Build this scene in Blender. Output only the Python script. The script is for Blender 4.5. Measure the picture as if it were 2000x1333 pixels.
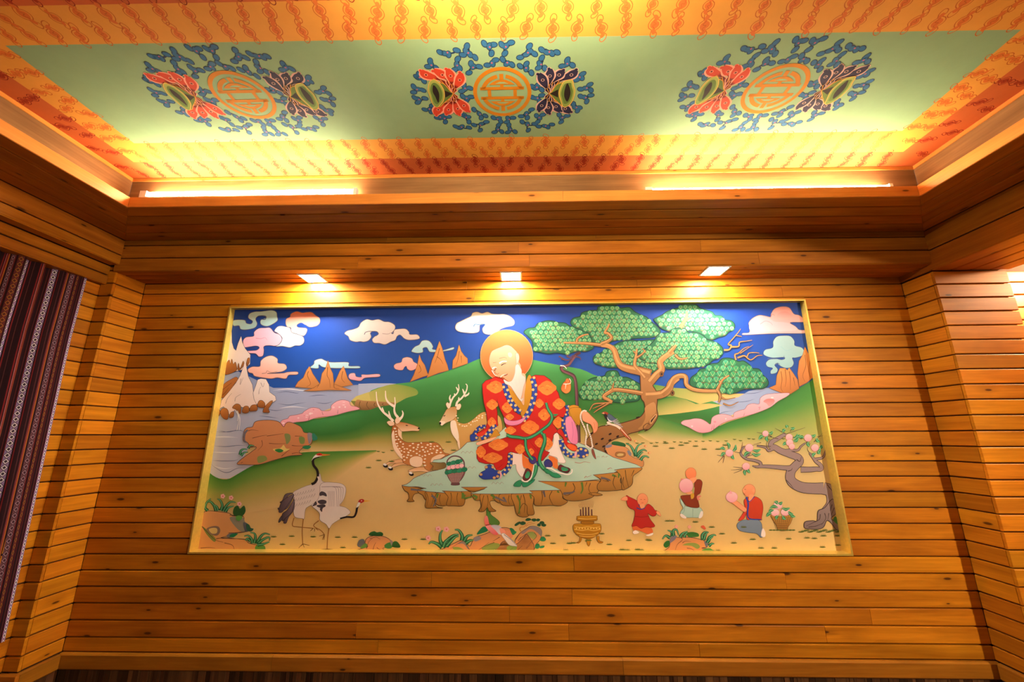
import bpy, math, random
from mathutils import Vector, Matrix
from mathutils.geometry import tessellate_polygon

for _o in list(bpy.data.objects):
    bpy.data.objects.remove(_o)
scene = bpy.context.scene
COL = scene.collection

# ------------------------------------------------------------------ camera
F_PX, PITCH, YAW, ROLL = 773.63, 0.2364, 0.0260, -0.0045
CAM = Vector((0.0, -2.92, 1.377))
_r = Vector((math.cos(YAW), math.sin(YAW), 0)); _f0 = Vector((-math.sin(YAW), math.cos(YAW), 0))
_fw = _f0 * math.cos(PITCH) + Vector((0, 0, 1)) * math.sin(PITCH)
_up = Vector((0, 0, 1)) * math.cos(PITCH) - _f0 * math.sin(PITCH)
CR = _r * math.cos(ROLL) + _up * math.sin(ROLL)
CU = _up * math.cos(ROLL) - _r * math.sin(ROLL)
cam_d = bpy.data.cameras.new('camera'); cam = bpy.data.objects.new('camera', cam_d); COL.objects.link(cam)
cam_d.sensor_width = 36.0; cam_d.lens = F_PX / 2000.0 * 36.0; cam_d.clip_start = 0.02
cam.matrix_world = Matrix(((CR.x, CU.x, -_fw.x, CAM.x), (CR.y, CU.y, -_fw.y, CAM.y), (CR.z, CU.z, -_fw.z, CAM.z), (0, 0, 0, 1)))
scene.camera = cam

# ------------------------------------------------------------------ world / exposure
W = bpy.data.worlds.new('world'); scene.world = W; W.use_nodes = True
W.node_tree.nodes['Background'].inputs[0].default_value = (1.0, 0.87, 0.70, 1)
W.node_tree.nodes['Background'].inputs[1].default_value = 0.15
vs = scene.view_settings
vs.view_transform = 'Standard'; vs.look = 'None'; vs.gamma = 1.0; vs.use_curve_mapping = False
vs.exposure = 0.36

# ------------------------------------------------------------------ numbers of the room (metres)
XL, XR, XC, XRE = -3.033, 2.902, -3.127, 3.404      # sides of the two pilasters, left wall, right pilaster's far edge
YP = -0.24                                            # front of the pilasters
ZF, ZB, ZG = -0.078, 0.016, -0.75                     # dado rail: foot and top; floor
YB, ZBB, ZS = -0.256, 2.568, 2.813                    # beam over the mural: front, underside; soffit
LX0, LX1, LY0, LY1, ZLT = -2.541, 2.447, -0.700, -2.02, 2.888   # light cove lip
TX0, TX1, TY0, TY1, ZC = -2.665, 2.565, -0.600, -2.125, 3.100   # ceiling tray
MX0, MX1, MZ0, MZ1 = -2.302, 2.156, 0.605, 2.381      # mural frame, outer edge
TILT = 0.0062                                         # the upper carpentry hangs a little lower on the right
def tilt(v): return Vector((v[0], v[1], v[2] - TILT * v[0]))
rng = random.Random(7)

# ------------------------------------------------------------------ helpers
def mesh_obj(name, verts, faces, mat=None, parent=None, smooth=False):
    me = bpy.data.meshes.new(name); me.from_pydata([tuple(v) for v in verts], [], faces); me.update()
    o = bpy.data.objects.new(name, me); COL.objects.link(o)
    if mat: me.materials.append(mat)
    if parent: o.parent = parent
    if smooth:
        for p in me.polygons: p.use_smooth = True
    return o
def tag(o, label=None, cat=None, group=None, kind=None):
    if label: o['label'] = label
    if cat: o['category'] = cat
    if group: o['group'] = group
    if kind: o['kind'] = kind
    return o
def empty(name, loc=(0, 0, 0)):
    o = bpy.data.objects.new(name, None); COL.objects.link(o); o.location = loc; o.empty_display_size = 0.1
    return o
def boxes(name, bs, mat, parent=None, tl=False):
    V, Fc = [], []
    for (x0, x1, y0, y1, z0, z1) in bs:
        n = len(V)
        V += [(x0, y0, z0), (x1, y0, z0), (x1, y1, z0), (x0, y1, z0), (x0, y0, z1), (x1, y0, z1), (x1, y1, z1), (x0, y1, z1)]
        Fc += [tuple(n + i for i in f) for f in ((0, 3, 2, 1), (4, 5, 6, 7), (0, 1, 5, 4), (1, 2, 6, 5), (2, 3, 7, 6), (3, 0, 4, 7))]
    if tl: V = [tilt(v) for v in V]
    return mesh_obj(name, V, Fc, mat, parent)
def plank(parent, o, al, aw, an, L, Wd, mat, T=0.018, c=0.004, gap=0.0075, k0=0.0, k1=0.0, tl=False, name='plank', lift=0.0):
    """one board: o = corner on the finished face, al/aw = directions of length and width, an = outward normal.
    k0/k1 skew the ends for mitres. The mesh keeps its length along local X so that the grain follows it."""
    o, al, aw, an = Vector(o), Vector(al), Vector(aw), Vector(an)
    g = gap * 0.5
    prof = [(g, -T), (Wd - g, -T), (Wd - g, -c), (Wd - g - c, lift), (g + c, lift), (g, -c)]
    V = []
    e = 0.0008
    for (kk, x, s) in ((k0, 0.0, e), (k1, L, -e)):
        for (w, n) in prof: V.append(Vector((x + s + kk * w, w, n)))
    Fc = [(0, 1, 2, 3, 4, 5), (11, 10, 9, 8, 7, 6)] + [((i + 1) % 6, i, i + 6, (i + 1) % 6 + 6) for i in range(6)]
    M = Matrix((al, aw, an)).transposed().to_4x4(); M.translation = o
    if M.to_3x3().determinant() < 0: Fc = [tuple(reversed(f)) for f in Fc]
    if tl:
        # keep the local frame, bake the small tilt in world height
        MI = M.inverted(); V = [MI @ tilt(M @ v) for v in V]
    me = bpy.data.meshes.new(name); me.from_pydata([tuple(v) for v in V], [], Fc); me.update(); me.materials.append(mat)
    ob = bpy.data.objects.new(name, me); COL.objects.link(ob); ob.parent = parent; ob.matrix_world = M
    return ob
def runs(x0, x1, cuts):
    p = [x0] + sorted(c for c in cuts if x0 + .05 < c < x1 - .05) + [x1]
    return list(zip(p[:-1], p[1:]))

# ------------------------------------------------------------------ materials
class NT:
    def __init__(s, name):
        s.m = bpy.data.materials.new(name); s.m.use_nodes = True; s.t = s.m.node_tree
        s.b = s.t.nodes['Principled BSDF']; s.out = s.t.nodes['Material Output']
    def n(s, typ, **kw):
        nd = s.t.nodes.new(typ)
        for k, v in kw.items():
            if k.startswith('i_'):
                key = k[2:]; key = int(key) if key.isdigit() else key.replace('_', ' ')
                nd.inputs[key].default_value = v
            else: setattr(nd, k, v)
        return nd
    def l(s, a, b): s.t.links.new(a, b)
    def math(s, op, a, b=None, c=None, clamp=False):
        nd = s.t.nodes.new('ShaderNodeMath'); nd.operation = op; nd.use_clamp = clamp
        for i, v in enumerate((a, b, c)):
            if v is None: continue
            if hasattr(v, 'is_output'): s.l(v, nd.inputs[i])
            else: nd.inputs[i].default_value = v
        return nd.outputs[0]
    def mix(s, fac, a, b, blend='MIX'):
        nd = s.t.nodes.new('ShaderNodeMix'); nd.data_type = 'RGBA'; nd.blend_type = blend
        for i, v in ((0, fac), (6, a), (7, b)):
            if hasattr(v, 'is_output'): s.l(v, nd.inputs[i])
            else: nd.inputs[i].default_value = v if i == 0 else (*v[:3], 1)
        return nd.outputs[2]
    def ramp(s, fac, stops, interp='LINEAR'):
        nd = s.t.nodes.new('ShaderNodeValToRGB'); cr = nd.color_ramp; cr.interpolation = interp
        while len(cr.elements) < len(stops): cr.elements.new(0.5)
        for e, (p, c) in zip(cr.elements, stops): e.position = p; e.color = (*c[:3], 1) if len(c) >= 3 else (c[0],) * 3 + (1,)
        s.l(fac, nd.inputs[0]); return nd.outputs[0]

def wood(name, dark, light, rough=0.44, vary=0.30, knots=True, red=0.10):
    t = NT(name)
    tc = t.n('ShaderNodeTexCoord'); oi = t.n('ShaderNodeObjectInfo')
    off = t.n('ShaderNodeVectorMath', operation='SCALE'); off.inputs[0].default_value = (37.1, 13.7, 5.3); t.l(oi.outputs['Random'], off.inputs['Scale'])
    add = t.n('ShaderNodeVectorMath', operation='ADD'); t.l(tc.outputs['Object'], add.inputs[0]); t.l(off.outputs[0], add.inputs[1])
    mp = t.n('ShaderNodeMapping'); mp.inputs['Scale'].default_value = (0.9, 11.0, 11.0); t.l(add.outputs[0], mp.inputs[0])
    n1 = t.n('ShaderNodeTexNoise', i_Scale=1.6, i_Detail=6.0, i_Roughness=0.6, i_Distortion=0.6); t.l(mp.outputs[0], n1.inputs['Vector'])
    mp2 = t.n('ShaderNodeMapping'); mp2.inputs['Scale'].default_value = (2.5, 90.0, 60.0); t.l(add.outputs[0], mp2.inputs[0])
    n2 = t.n('ShaderNodeTexNoise', i_Scale=1.0, i_Detail=3.0); t.l(mp2.outputs[0], n2.inputs['Vector'])
    g = t.math('ADD', t.math('MULTIPLY', n1.outputs[0], 0.72), t.math('MULTIPLY', n2.outputs[0], 0.28))
    col = t.ramp(g, [(0.30, dark), (0.52, tuple((a + b) / 2 for a, b in zip(dark, light))), (0.72, light)])
    # board-to-board difference
    hs = t.n('ShaderNodeHueSaturation', i_Saturation=1.0)
    t.l(col, hs.inputs['Color'])
    t.l(t.math('MULTIPLY_ADD', oi.outputs['Random'], 0.010, 0.496), hs.inputs['Hue'])
    r2 = t.math('FRACT', t.math('MULTIPLY', oi.outputs['Random'], 17.31))
    t.l(t.math('MULTIPLY_ADD', r2, vary, 1.0 - vary * 0.5), hs.inputs['Value'])
    c = hs.outputs[0]
    # blotches of the stain
    n3 = t.n('ShaderNodeTexNoise', i_Scale=2.2, i_Detail=3.0); t.l(add.outputs[0], n3.inputs['Vector'])
    c = t.mix(t.ramp(n3.outputs[0], [(0.45, (0,)), (0.75, (0.35,))]), c, tuple(x * 0.45 for x in dark))
    if knots:
        mk = t.n('ShaderNodeMapping'); mk.inputs['Scale'].default_value = (2.8, 9.0, 0.0); t.l(add.outputs[0], mk.inputs[0])
        vo = t.n('ShaderNodeTexVoronoi', voronoi_dimensions='2D', i_Scale=1.0, i_Randomness=1.0); t.l(mk.outputs[0], vo.inputs['Vector'])
        sep = t.n('ShaderNodeSeparateColor'); t.l(vo.outputs['Color'], sep.inputs[0])
        on = t.math('GREATER_THAN', sep.outputs[0], 0.80)
        sz = t.math('MULTIPLY_ADD', sep.outputs[1], 0.07, 0.03)
        kn = t.math('SUBTRACT', 1.0, t.math('DIVIDE', vo.outputs['Distance'], sz), clamp=True)
        kn = t.math('MULTIPLY', t.math('MULTIPLY', kn, 2.2, clamp=True), on)
        c = t.mix(kn, c, (0.035, 0.010, 0.003))
        ring = t.math('MULTIPLY', t.math('SUBTRACT', 1.0, t.math('DIVIDE', vo.outputs['Distance'], t.math('MULTIPLY', sz, 3.5)), clamp=True), on)
        c = t.mix(t.math('MULTIPLY', ring, 0.45), c, tuple(x * 0.5 for x in dark))
    t.l(c, t.b.inputs['Base Color'])
    t.l(t.math('MULTIPLY_ADD', n2.outputs[0], 0.16, rough - 0.08), t.b.inputs['Roughness'])
    t.b.inputs['Specular IOR Level'].default_value = 0.16
    bp = t.n('ShaderNodeBump', i_Strength=0.10, i_Distance=0.004); t.l(g, bp.inputs['Height']); t.l(bp.outputs[0], t.b.inputs['Normal'])
    return t.m
def plain(name, col, rough=0.6, metal=0.0, noise=0.12, scale=30.0, spec=0.5):
    t = NT(name)
    tc = t.n('ShaderNodeTexCoord'); n = t.n('ShaderNodeTexNoise', i_Scale=scale, i_Detail=4.0); t.l(tc.outputs['Object'], n.inputs['Vector'])
    c = t.mix(n.outputs[0], tuple(x * (1 - noise) for x in col), tuple(min(1, x * (1 + noise)) for x in col))
    t.l(c, t.b.inputs['Base Color']); t.b.inputs['Roughness'].default_value = rough; t.b.inputs['Metallic'].default_value = metal
    t.b.inputs['Specular IOR Level'].default_value = spec
    return t.m
def emit(name, col, strength):
    t = NT(name); t.b.inputs['Base Color'].default_value = (*col, 1)
    t.b.inputs['Emission Color'].default_value = (*col, 1); t.b.inputs['Emission Strength'].default_value = strength
    return t.m

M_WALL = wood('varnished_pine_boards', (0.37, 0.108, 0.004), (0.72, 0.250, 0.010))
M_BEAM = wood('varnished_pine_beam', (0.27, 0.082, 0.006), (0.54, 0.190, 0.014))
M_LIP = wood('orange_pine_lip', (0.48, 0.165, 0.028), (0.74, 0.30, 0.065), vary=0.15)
M_DARK = plain('dark_groove', (0.05, 0.018, 0.005), 0.9)
M_BASE = wood('baseboard_pine', (0.24, 0.075, 0.005), (0.48, 0.17, 0.012))
M_GOLD = plain('gold_leaf_paint', (0.75, 0.50, 0.09), 0.34, 0.55, 0.18, 60)
M_WHITE = plain('white_enamel', (0.8, 0.8, 0.78), 0.4)
M_STRIP = wood('dark_strip_wainscot', (0.035, 0.013, 0.005), (0.15, 0.062, 0.022), rough=0.55, vary=1.3, knots=False)
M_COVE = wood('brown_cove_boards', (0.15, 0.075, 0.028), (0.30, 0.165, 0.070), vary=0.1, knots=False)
M_FLOOR = wood('dark_parquet', (0.075, 0.035, 0.016), (0.26, 0.135, 0.065), rough=0.5, vary=1.1, knots=False)
M_LED = emit('led_panel_glow', (1.0, 0.96, 0.90), 330.0)
M_TUBE2 = emit('bright_tube_glow', (1.0, 0.79, 0.52), 290.0)
M_TUBE = emit('warm_tube_glow', (1.0, 0.79, 0.52), 120.0)

# ------------------------------------------------------------------ back wall
X_, Y_, Z_ = Vector((1, 0, 0)), Vector((0, 1, 0)), Vector((0, 0, 1))
wall_back = boxes('wall_back', [(-3.9, MX0, .019, .16, ZG, 3.2), (MX1, 4.9, .019, .16, ZG, 3.2), (MX0, MX1, .019, .16, ZG, MZ0), (MX0, MX1, .019, .16, MZ1, 3.2)], M_DARK)
tag(wall_back, 'back wall clad in horizontal varnished orange pine boards', 'wall', kind='structure')
CUTS = {0: [-.95, 1.1], 1: [-1.1, .28, 1.9], 2: [-.1, 2.2], 3: [-1.65, .31], 4: [-.62, 1.7], 5: [.33], 24: [-2.23, -.37, 1.0, 2.0], 25: [-.43, .9], 6: [], }
def zrow(j): return (max(ZB, .1 * j), .1 * (j + 1))
for j in range(0, 26):
    z0, z1 = zrow(j); z1 = min(z1, ZBB + .02)
    if j < 6 or j > 23:
        segs = runs(XL, XR, CUTS.get(j, []))
        if j == 23: segs = []
    else:
        segs = [(XL, MX0 - .001), (MX1 + .001, XR)]
    for (a, b) in segs:
        plank(wall_back, (a, 0, z0), X_, Z_, -Y_, b - a, z1 - z0, M_WALL, lift=rng.uniform(-.0015, .0015))
    plank(wall_back, (XRE, 0, z0), X_, Z_, -Y_, 4.6 - XRE, z1 - z0, M_WALL, lift=rng.uniform(-.0015, .0015))
# strip over the frame (upper part of the row the frame cuts)
plank(wall_back, (MX0, 0, MZ1 + .001), X_, Z_, -Y_, MX1 - MX0, .018, M_WALL, gap=.003, c=.002)

baseboard = boxes('trim_5', [(XL, XR, -.012, .02, ZF, ZB - .02), (XRE, 4.6, -.012, .02, ZF, ZB - .02)], M_DARK)
tag(baseboard, 'narrow pine dado rail along the back wall under the boards', 'dado rail', kind='structure')
for (a, b) in runs(XL, XR, [-1.62, .61]) + [(XRE, 4.6)]:
    plank(baseboard, (a, -.022, ZF), X_, Z_, -Y_, b - a, ZB - ZF, M_BASE, T=.03, c=.009, gap=.002, name='board')

# dark wainscot of narrow upright strips under the dado rail
def strips(parent, o, al, an, L, seed):
    r = random.Random(seed); x = 0.0
    while x < L - .004:
        w = min(r.choice((.016, .022, .028, .036, .05, .07)), L - x)
        plank(parent, Vector(o) + Vector(al) * x, Z_, Vector(al), an, ZF - ZG - .005, w, M_STRIP, T=.012, c=.0015, gap=.0016, name='slat', lift=r.uniform(-.003, .001)); x += w
wainscot = boxes('wainscot', [(XL, XR, .013, .02, ZG, ZF - .005)], M_DARK)
tag(wainscot, 'dark brown wainscot of narrow upright strips under the dado rail', 'wainscot', kind='structure')
strips(wainscot, (XL, 0, ZG), X_, -Y_, XR - XL, 5)
# ------------------------------------------------------------------ pilasters
def pilaster(label, xs, xe, sgn, ztop, zcut):
    """xs = side seen from the room, xe = far edge, sgn = +1 when the visible side looks to +X"""
    lo, hi = min(xs, xe), max(xs, xe)
    core = boxes('pilaster', [(lo + .019, hi - .019, YP + .019, .018, ZG, ztop)], M_DARK)
    tag(core, label, 'pilaster', kind='structure')
    n = int(math.ceil(ztop / .1))
    for j in range(0, n):
        z0, z1 = zrow(j); z1 = min(z1, ztop)
        if z1 - z0 < .02: continue
        plank(core, (xs, YP + .019, z0), Y_, Z_, X_ * sgn, -YP - .0205, z1 - z0, M_WALL, lift=rng.uniform(-.001, .001))
        if z0 < zcut: plank(core, (lo, YP, z0), X_, Z_, -Y_, hi - lo, min(z1, zcut) - z0, M_WALL, lift=rng.uniform(-.001, .001))
    plank(core, (xs + .022 * sgn, YP, ZF), Y_, Z_, X_ * sgn, -YP - .024, ZB - ZF, M_BASE, T=.022, c=.009, gap=.002, name='board')
    plank(core, (lo if sgn > 0 else lo - .022, YP - .022, ZF), X_, Z_, -Y_, hi - lo + .022, ZB - ZF, M_BASE, T=.022, c=.009, gap=.002, name='board')
    strips(core, (xs, YP + .002, ZG), Y_, X_ * sgn, -YP - .004, 11); strips(core, (lo, YP, ZG), X_, -Y_, hi - lo, 12)
    return core
pilaster('narrow pine-clad corner pilaster beside the striped curtain', XL, XC, 1, 2.632, 2.632)
pilaster('wide pine-clad pilaster at the right end of the mural wall', XR, XRE, -1, 2.502, 2.50)

# ------------------------------------------------------------------ beam over the mural
def bz(z, x=0): return z
beam = boxes('trim_1', [(-3.5, 3.0, YB + .019, .017, ZBB + .019, ZS + .3)], M_DARK, tl=True)
tag(beam, 'boxed pine beam above the mural carrying the three square lights', 'beam', kind='structure')
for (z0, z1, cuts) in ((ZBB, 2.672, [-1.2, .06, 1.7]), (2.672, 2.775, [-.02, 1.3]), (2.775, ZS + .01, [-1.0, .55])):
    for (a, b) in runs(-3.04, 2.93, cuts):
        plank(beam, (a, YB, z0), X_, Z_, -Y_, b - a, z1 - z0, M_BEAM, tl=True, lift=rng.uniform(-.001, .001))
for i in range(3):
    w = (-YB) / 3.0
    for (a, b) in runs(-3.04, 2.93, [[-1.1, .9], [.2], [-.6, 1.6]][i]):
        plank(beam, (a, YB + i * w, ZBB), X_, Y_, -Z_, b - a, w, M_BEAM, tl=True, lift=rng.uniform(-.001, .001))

# ------------------------------------------------------------------ side beams
left_beam = boxes('trim_2', [(-3.6, -3.10, -4.6, YP, 2.507, 3.1), (-3.6, -3.02, -4.6, YB, 2.645, 3.1)], M_DARK)
tag(left_beam, 'boxed pine beam running above the striped curtain', 'beam', kind='structure')
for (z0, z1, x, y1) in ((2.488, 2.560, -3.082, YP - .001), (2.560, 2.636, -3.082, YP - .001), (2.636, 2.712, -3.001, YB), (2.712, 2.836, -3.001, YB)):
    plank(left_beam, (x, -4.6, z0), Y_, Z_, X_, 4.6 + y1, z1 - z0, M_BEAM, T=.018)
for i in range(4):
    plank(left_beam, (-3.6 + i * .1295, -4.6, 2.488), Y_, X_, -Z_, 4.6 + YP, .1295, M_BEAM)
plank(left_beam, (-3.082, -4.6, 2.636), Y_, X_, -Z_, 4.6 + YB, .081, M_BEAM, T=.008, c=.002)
right_beam = boxes('trim_3', [(2.915, 3.42, -4.6, -.01, 2.521, 3.1)], M_DARK)
tag(right_beam, 'wide boxed pine beam resting on the right pilaster', 'beam', kind='structure')
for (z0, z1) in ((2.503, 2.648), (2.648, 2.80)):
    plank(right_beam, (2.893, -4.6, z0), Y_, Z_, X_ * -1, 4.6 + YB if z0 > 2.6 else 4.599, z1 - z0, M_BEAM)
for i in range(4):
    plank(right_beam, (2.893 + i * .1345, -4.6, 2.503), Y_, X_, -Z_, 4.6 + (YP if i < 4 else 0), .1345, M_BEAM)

# ------------------------------------------------------------------ cornice: soffit boards around the light cove
cornice = boxes('trim_4', [(-3.05, 2.95, LY0 + .021, YB + .02, ZS + .019, ZS + .05), (-3.05, LX0 - .021, -4.6, LY0 + .021, ZS + .019, ZS + .05), (LX1 + .021, 2.95, -4.6, LY0 + .021, ZS + .019, ZS + .05),
                           (LX0 - .021, LX1 + .021, -4.6, LY1 - .021, ZS + .019, ZS + .05)], M_DARK, tl=True)
tag(cornice, 'pine cornice with boarded soffit framing the light cove', 'cornice', kind='structure')
nb = 4; wy = (YB - LY0) / nb; wl = (LX0 + 3.001) / nb; wr = (2.893 - LX1) / nb
for i in range(nb):                       # back side, mitred at both ends
    y0 = LY0 + i * wy
    xa0 = LX0 - i * wl; xb0 = LX1 + i * wr
    plank(cornice, (xa0, y0, ZS), X_, Y_, -Z_, xb0 - xa0, wy, M_BEAM, k0=-wl / wy, k1=wr / wy, tl=True)
    plank(cornice, (LX0 - i * wl, -4.6, ZS), Y_, -X_, -Z_, LY0 + i * wy + 4.6, wl, M_BEAM, k1=wy / wl, tl=True)
    plank(cornice, (LX1 + i * wr, -4.6, ZS), Y_, X_, -Z_, LY0 + i * wy + 4.6, wr, M_BEAM, k1=wy / wr, tl=True)
for i in range(12):
    plank(cornice, (LX0, LY1 - (i + 1) * .2, ZS), X_, Y_, -Z_, LX1 - LX0, .2, M_BEAM, tl=True)
# lip boards
for (o, al, an, L) in (((LX0, LY0, ZS), X_, -Y_, LX1 - LX0), ((LX0, LY1, ZS), Y_, X_, LY0 - LY1), ((LX1, LY1, ZS), Y_, -X_, LY0 - LY1), ((LX0, LY1, ZS), X_, Y_, LX1 - LX0)):
    for (a, b) in ([(0, L * .563), (L * .563, L)] if al == X_ else [(0, L)]):
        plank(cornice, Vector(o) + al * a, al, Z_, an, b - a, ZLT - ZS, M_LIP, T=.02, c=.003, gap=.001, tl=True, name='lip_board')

# ------------------------------------------------------------------ ceiling tray with its inner boards
ceiling = boxes('ceiling', [(TX0 - .05, TX1 + .05, TY1 - .05, TY0 + .05, ZC + .001, ZC + .05)], M_DARK, tl=True)
tag(ceiling, 'painted tray ceiling with a green field and orange and red borders', 'ceiling', kind='structure')
for (o, al, an, L) in (((TX0, TY0, ZS + .02), X_, -Y_, TX1 - TX0), ((TX0, TY1, ZS + .02), Y_, X_, TY0 - TY1), ((TX1, TY1, ZS + .02), Y_, -X_, TY0 - TY1), ((TX0, TY1, ZS + .02), X_, Y_, TX1 - TX0)):
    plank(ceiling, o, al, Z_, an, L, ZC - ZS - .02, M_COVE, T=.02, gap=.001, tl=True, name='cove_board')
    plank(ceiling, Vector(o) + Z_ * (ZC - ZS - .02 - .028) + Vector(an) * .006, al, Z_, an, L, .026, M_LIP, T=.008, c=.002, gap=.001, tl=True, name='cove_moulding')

# right bay and outer shell
wall_right = boxes('wall_right', [(4.6, 4.7, -4.6, .02, ZG, 3.1)], M_BEAM); tag(wall_right, 'plain pine side wall of the right bay', 'wall', kind='structure')
bay = boxes('ceiling_bay', [(3.42, 4.6, -4.6, .02, 2.80, 2.86)], M_BEAM); tag(bay, 'pine ceiling of the bay right of the pilaster', 'ceiling', kind='structure')

# ------------------------------------------------------------------ left wall, window behind the curtain
wall_left = boxes('wall_left', [(-3.35, XC - .019, -.40, .0, ZG, 2.488), (-3.35, XC - .019, -4.6, -.40, ZG, .2)], M_DARK)
tag(wall_left, 'pine-clad left wall around the curtained window', 'wall', kind='structure')
for j in range(0, 25):
    z0, z1 = zrow(j); z1 = min(z1, 2.488)
    y0 = -4.6 if j < 2 else -.40
    plank(wall_left, (XC, y0, z0), Y_, Z_, X_, YP - y0, z1 - z0, M_WALL)
plank(wall_left, (XC + .022, -4.6, ZF), Y_, Z_, X_, 4.6 + YP - .022, ZB - ZF, M_BASE, T=.022, c=.009, gap=.002, name='board')
strips(wall_left, (XC, -1.6, ZG), Y_, X_, 1.6 + YP, 21)
win = boxes('window_1', [(-3.34, -3.31, -4.6, -.40, .2, 2.488)], plain('dark_window_glass', (0.02, 0.022, 0.03), 0.08)); tag(win, 'dark window pane hidden behind the striped curtain', 'window', kind='structure')

# ------------------------------------------------------------------ floor
floor = boxes('floor', [(-3.9, 4.9, -4.6, .1, ZG - .1, ZG - .006)], M_FLOOR); tag(floor, 'dark brown plank floor', 'floor', kind='structure')
for i in range(28):
    plank(floor, (-3.9 + i * .314, -4.6, ZG), Y_, X_, Z_, 4.6, .314, M_FLOOR, T=.006, c=.0012, gap=.002, name='floor_plank')
# ------------------------------------------------------------------ lamps
for (x, y, lab) in ((-1.615, -.092, 'square white ceiling light above the left third of the mural'), (-.078, -.095, 'square white ceiling light above the middle of the mural'), (1.425, -.160, 'square white ceiling light above the tree side of the mural')):
    zt = ZBB - TILT * x
    lamp = tag(empty('square_downlight', (x, y, zt)), lab, 'light', 'square lights under the beam')
    fr = boxes('rim', [(-.082, .082, -.082, -.070, -.006, .004), (-.082, .082, .070, .082, -.006, .004), (-.082, -.070, -.070, .070, -.006, .004), (.070, .082, -.070, .070, -.006, .004)], M_WHITE, lamp)
    boxes('diffuser', [(-.070, .070, -.070, .070, -.004, .003)], M_LED, lamp)
def tube(x0, x1, y, z, lab, mat, r=.014):
    L = x1 - x0; t = tag(empty('tube_light', ((x0 + x1) / 2, y, z - TILT * (x0 + x1) / 2)), lab, 'light', 'tube lights in the cove')
    t.rotation_euler = (0, TILT, 0)
    n = 12; V = []; Fc = []
    for xx in (-L / 2 + .02, L / 2 - .02):
        for k in range(n): V.append((xx, r * math.cos(2 * math.pi * k / n), r * math.sin(2 * math.pi * k / n)))
    Fc = [(k, (k + 1) % n, (k + 1) % n + n, k + n) for k in range(n)] + [tuple(reversed(range(n))), tuple(range(n, 2 * n))]
    mesh_obj('tube', V, Fc, mat, t, smooth=False)
    boxes('batten', [(-L / 2, L / 2, -.018, .018, -.062, -.026)], M_WHITE, t)
    for s in (-1, 1): boxes('lamp_holder', [(s * L / 2 - .022, s * L / 2 + .022 if s < 0 else s * L / 2, -.016, .016, -.030, .018)] if s < 0 else [(L / 2 - .022, L / 2, -.016, .016, -.030, .018)], M_WHITE, t)
tube(-2.50, -1.07, -.650, 2.940, 'warm tube light in the far cove, left of centre', M_TUBE)
tube(.82, 2.34, -.652, 2.910, 'warm tube light in the far cove, right of centre', M_TUBE)
tube(-.52, .50, -2.07, 2.925, 'short warm tube light in the near cove opposite the mural', M_TUBE2)

# a globe lamp and a spotlight hanging in the right bay, beyond the edge of the picture
n = 20
def disc(r0, r1, z0, z1):
    V = []; Fc = []
    for k in range(n):
        a = 2 * math.pi * k / n; c, s = math.cos(a), math.sin(a)
        V += [(r0 * c, r0 * s, z0), (r1 * c, r1 * s, z0), (r1 * c, r1 * s, z1), (r0 * c, r0 * s, z1)]
    for k in range(n):
        a, b = 4 * k, 4 * ((k + 1) % n)
        for q in range(4): Fc.append((a + q, b + q, b + (q + 1) % 4, a + (q + 1) % 4))
    return V, Fc
def globe(x, y, z, ztop, r, lab, mat):
    lamp = tag(empty('globe_pendant', (x, y, ztop)), lab, 'lamp'); V = []; Fc = []; n, m = 20, 12
    for j in range(m + 1):
        t = math.pi * j / m
        for k in range(n): V.append((r * math.sin(t) * math.cos(2 * math.pi * k / n), r * math.sin(t) * math.sin(2 * math.pi * k / n), z - ztop + r * math.cos(t)))
    Fc = [(j * n + k, (j + 1) * n + k, (j + 1) * n + (k + 1) % n, j * n + (k + 1) % n) for j in range(m) for k in range(n)]
    mesh_obj('globe', V, Fc, mat, lamp, True)
    boxes('stem', [(-.006, .006, -.006, .006, z - ztop + r * .98, -.02)], M_WHITE, lamp)
    boxes('canopy', [(-.045, .045, -.045, .045, -.02, 0)], M_WHITE, lamp)
M_GLOBE = emit('warm_globe_glow', (1.0, 0.78, 0.48), 1250.0)
globe(4.25, -.42, 2.61, 2.80, .06, 'glass globe lamp near the back wall in the right bay', M_GLOBE)
# a spotlight on a drop rod in the right bay, turned to the mural wall
SP, AIM = Vector((3.85, -3.55, 2.36)), Vector((0.0, 0.0, 0.05))
spot = tag(empty('spotlight', (SP.x, SP.y, 2.80)), 'black spotlight on a drop rod turned to the mural wall', 'lamp')
M_BLACK = plain('black_enamel', (.02, .02, .022), .45)
boxes('drop_rod', [(-.008, .008, -.008, .008, SP.z - 2.80, -.02)], M_BLACK, spot); boxes('ceiling_plate', [(-.05, .05, -.05, .05, -.02, 0)], M_BLACK, spot)
q = (AIM - SP).to_track_quat('-Z', 'Y')
V, Fc = disc(.055, .066, .06, -.10); o = mesh_obj('housing', V, Fc, M_BLACK, spot); o.location = (0, 0, SP.z - 2.80); o.rotation_euler = q.to_euler()
V = [(.055 * math.cos(2 * math.pi * k / 20), .055 * math.sin(2 * math.pi * k / 20), z) for z in (.045, .06) for k in range(20)]
o = mesh_obj('reflector', V, [tuple(reversed(range(20))), tuple(range(20, 40))] + [(k, (k + 1) % 20, (k + 1) % 20 + 20, k + 20) for k in range(20)], emit('spot_lens_glow', (1.0, .86, .66), 30.0), spot); o.location = (0, 0, SP.z - 2.80); o.rotation_euler = q.to_euler()
ld = bpy.data.lights.new('spot_beam', 'SPOT'); ld.energy = 440.0; ld.color = (1.0, .84, .62); ld.spot_size = math.radians(84); ld.spot_blend = .6; ld.shadow_soft_size = .05
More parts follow.
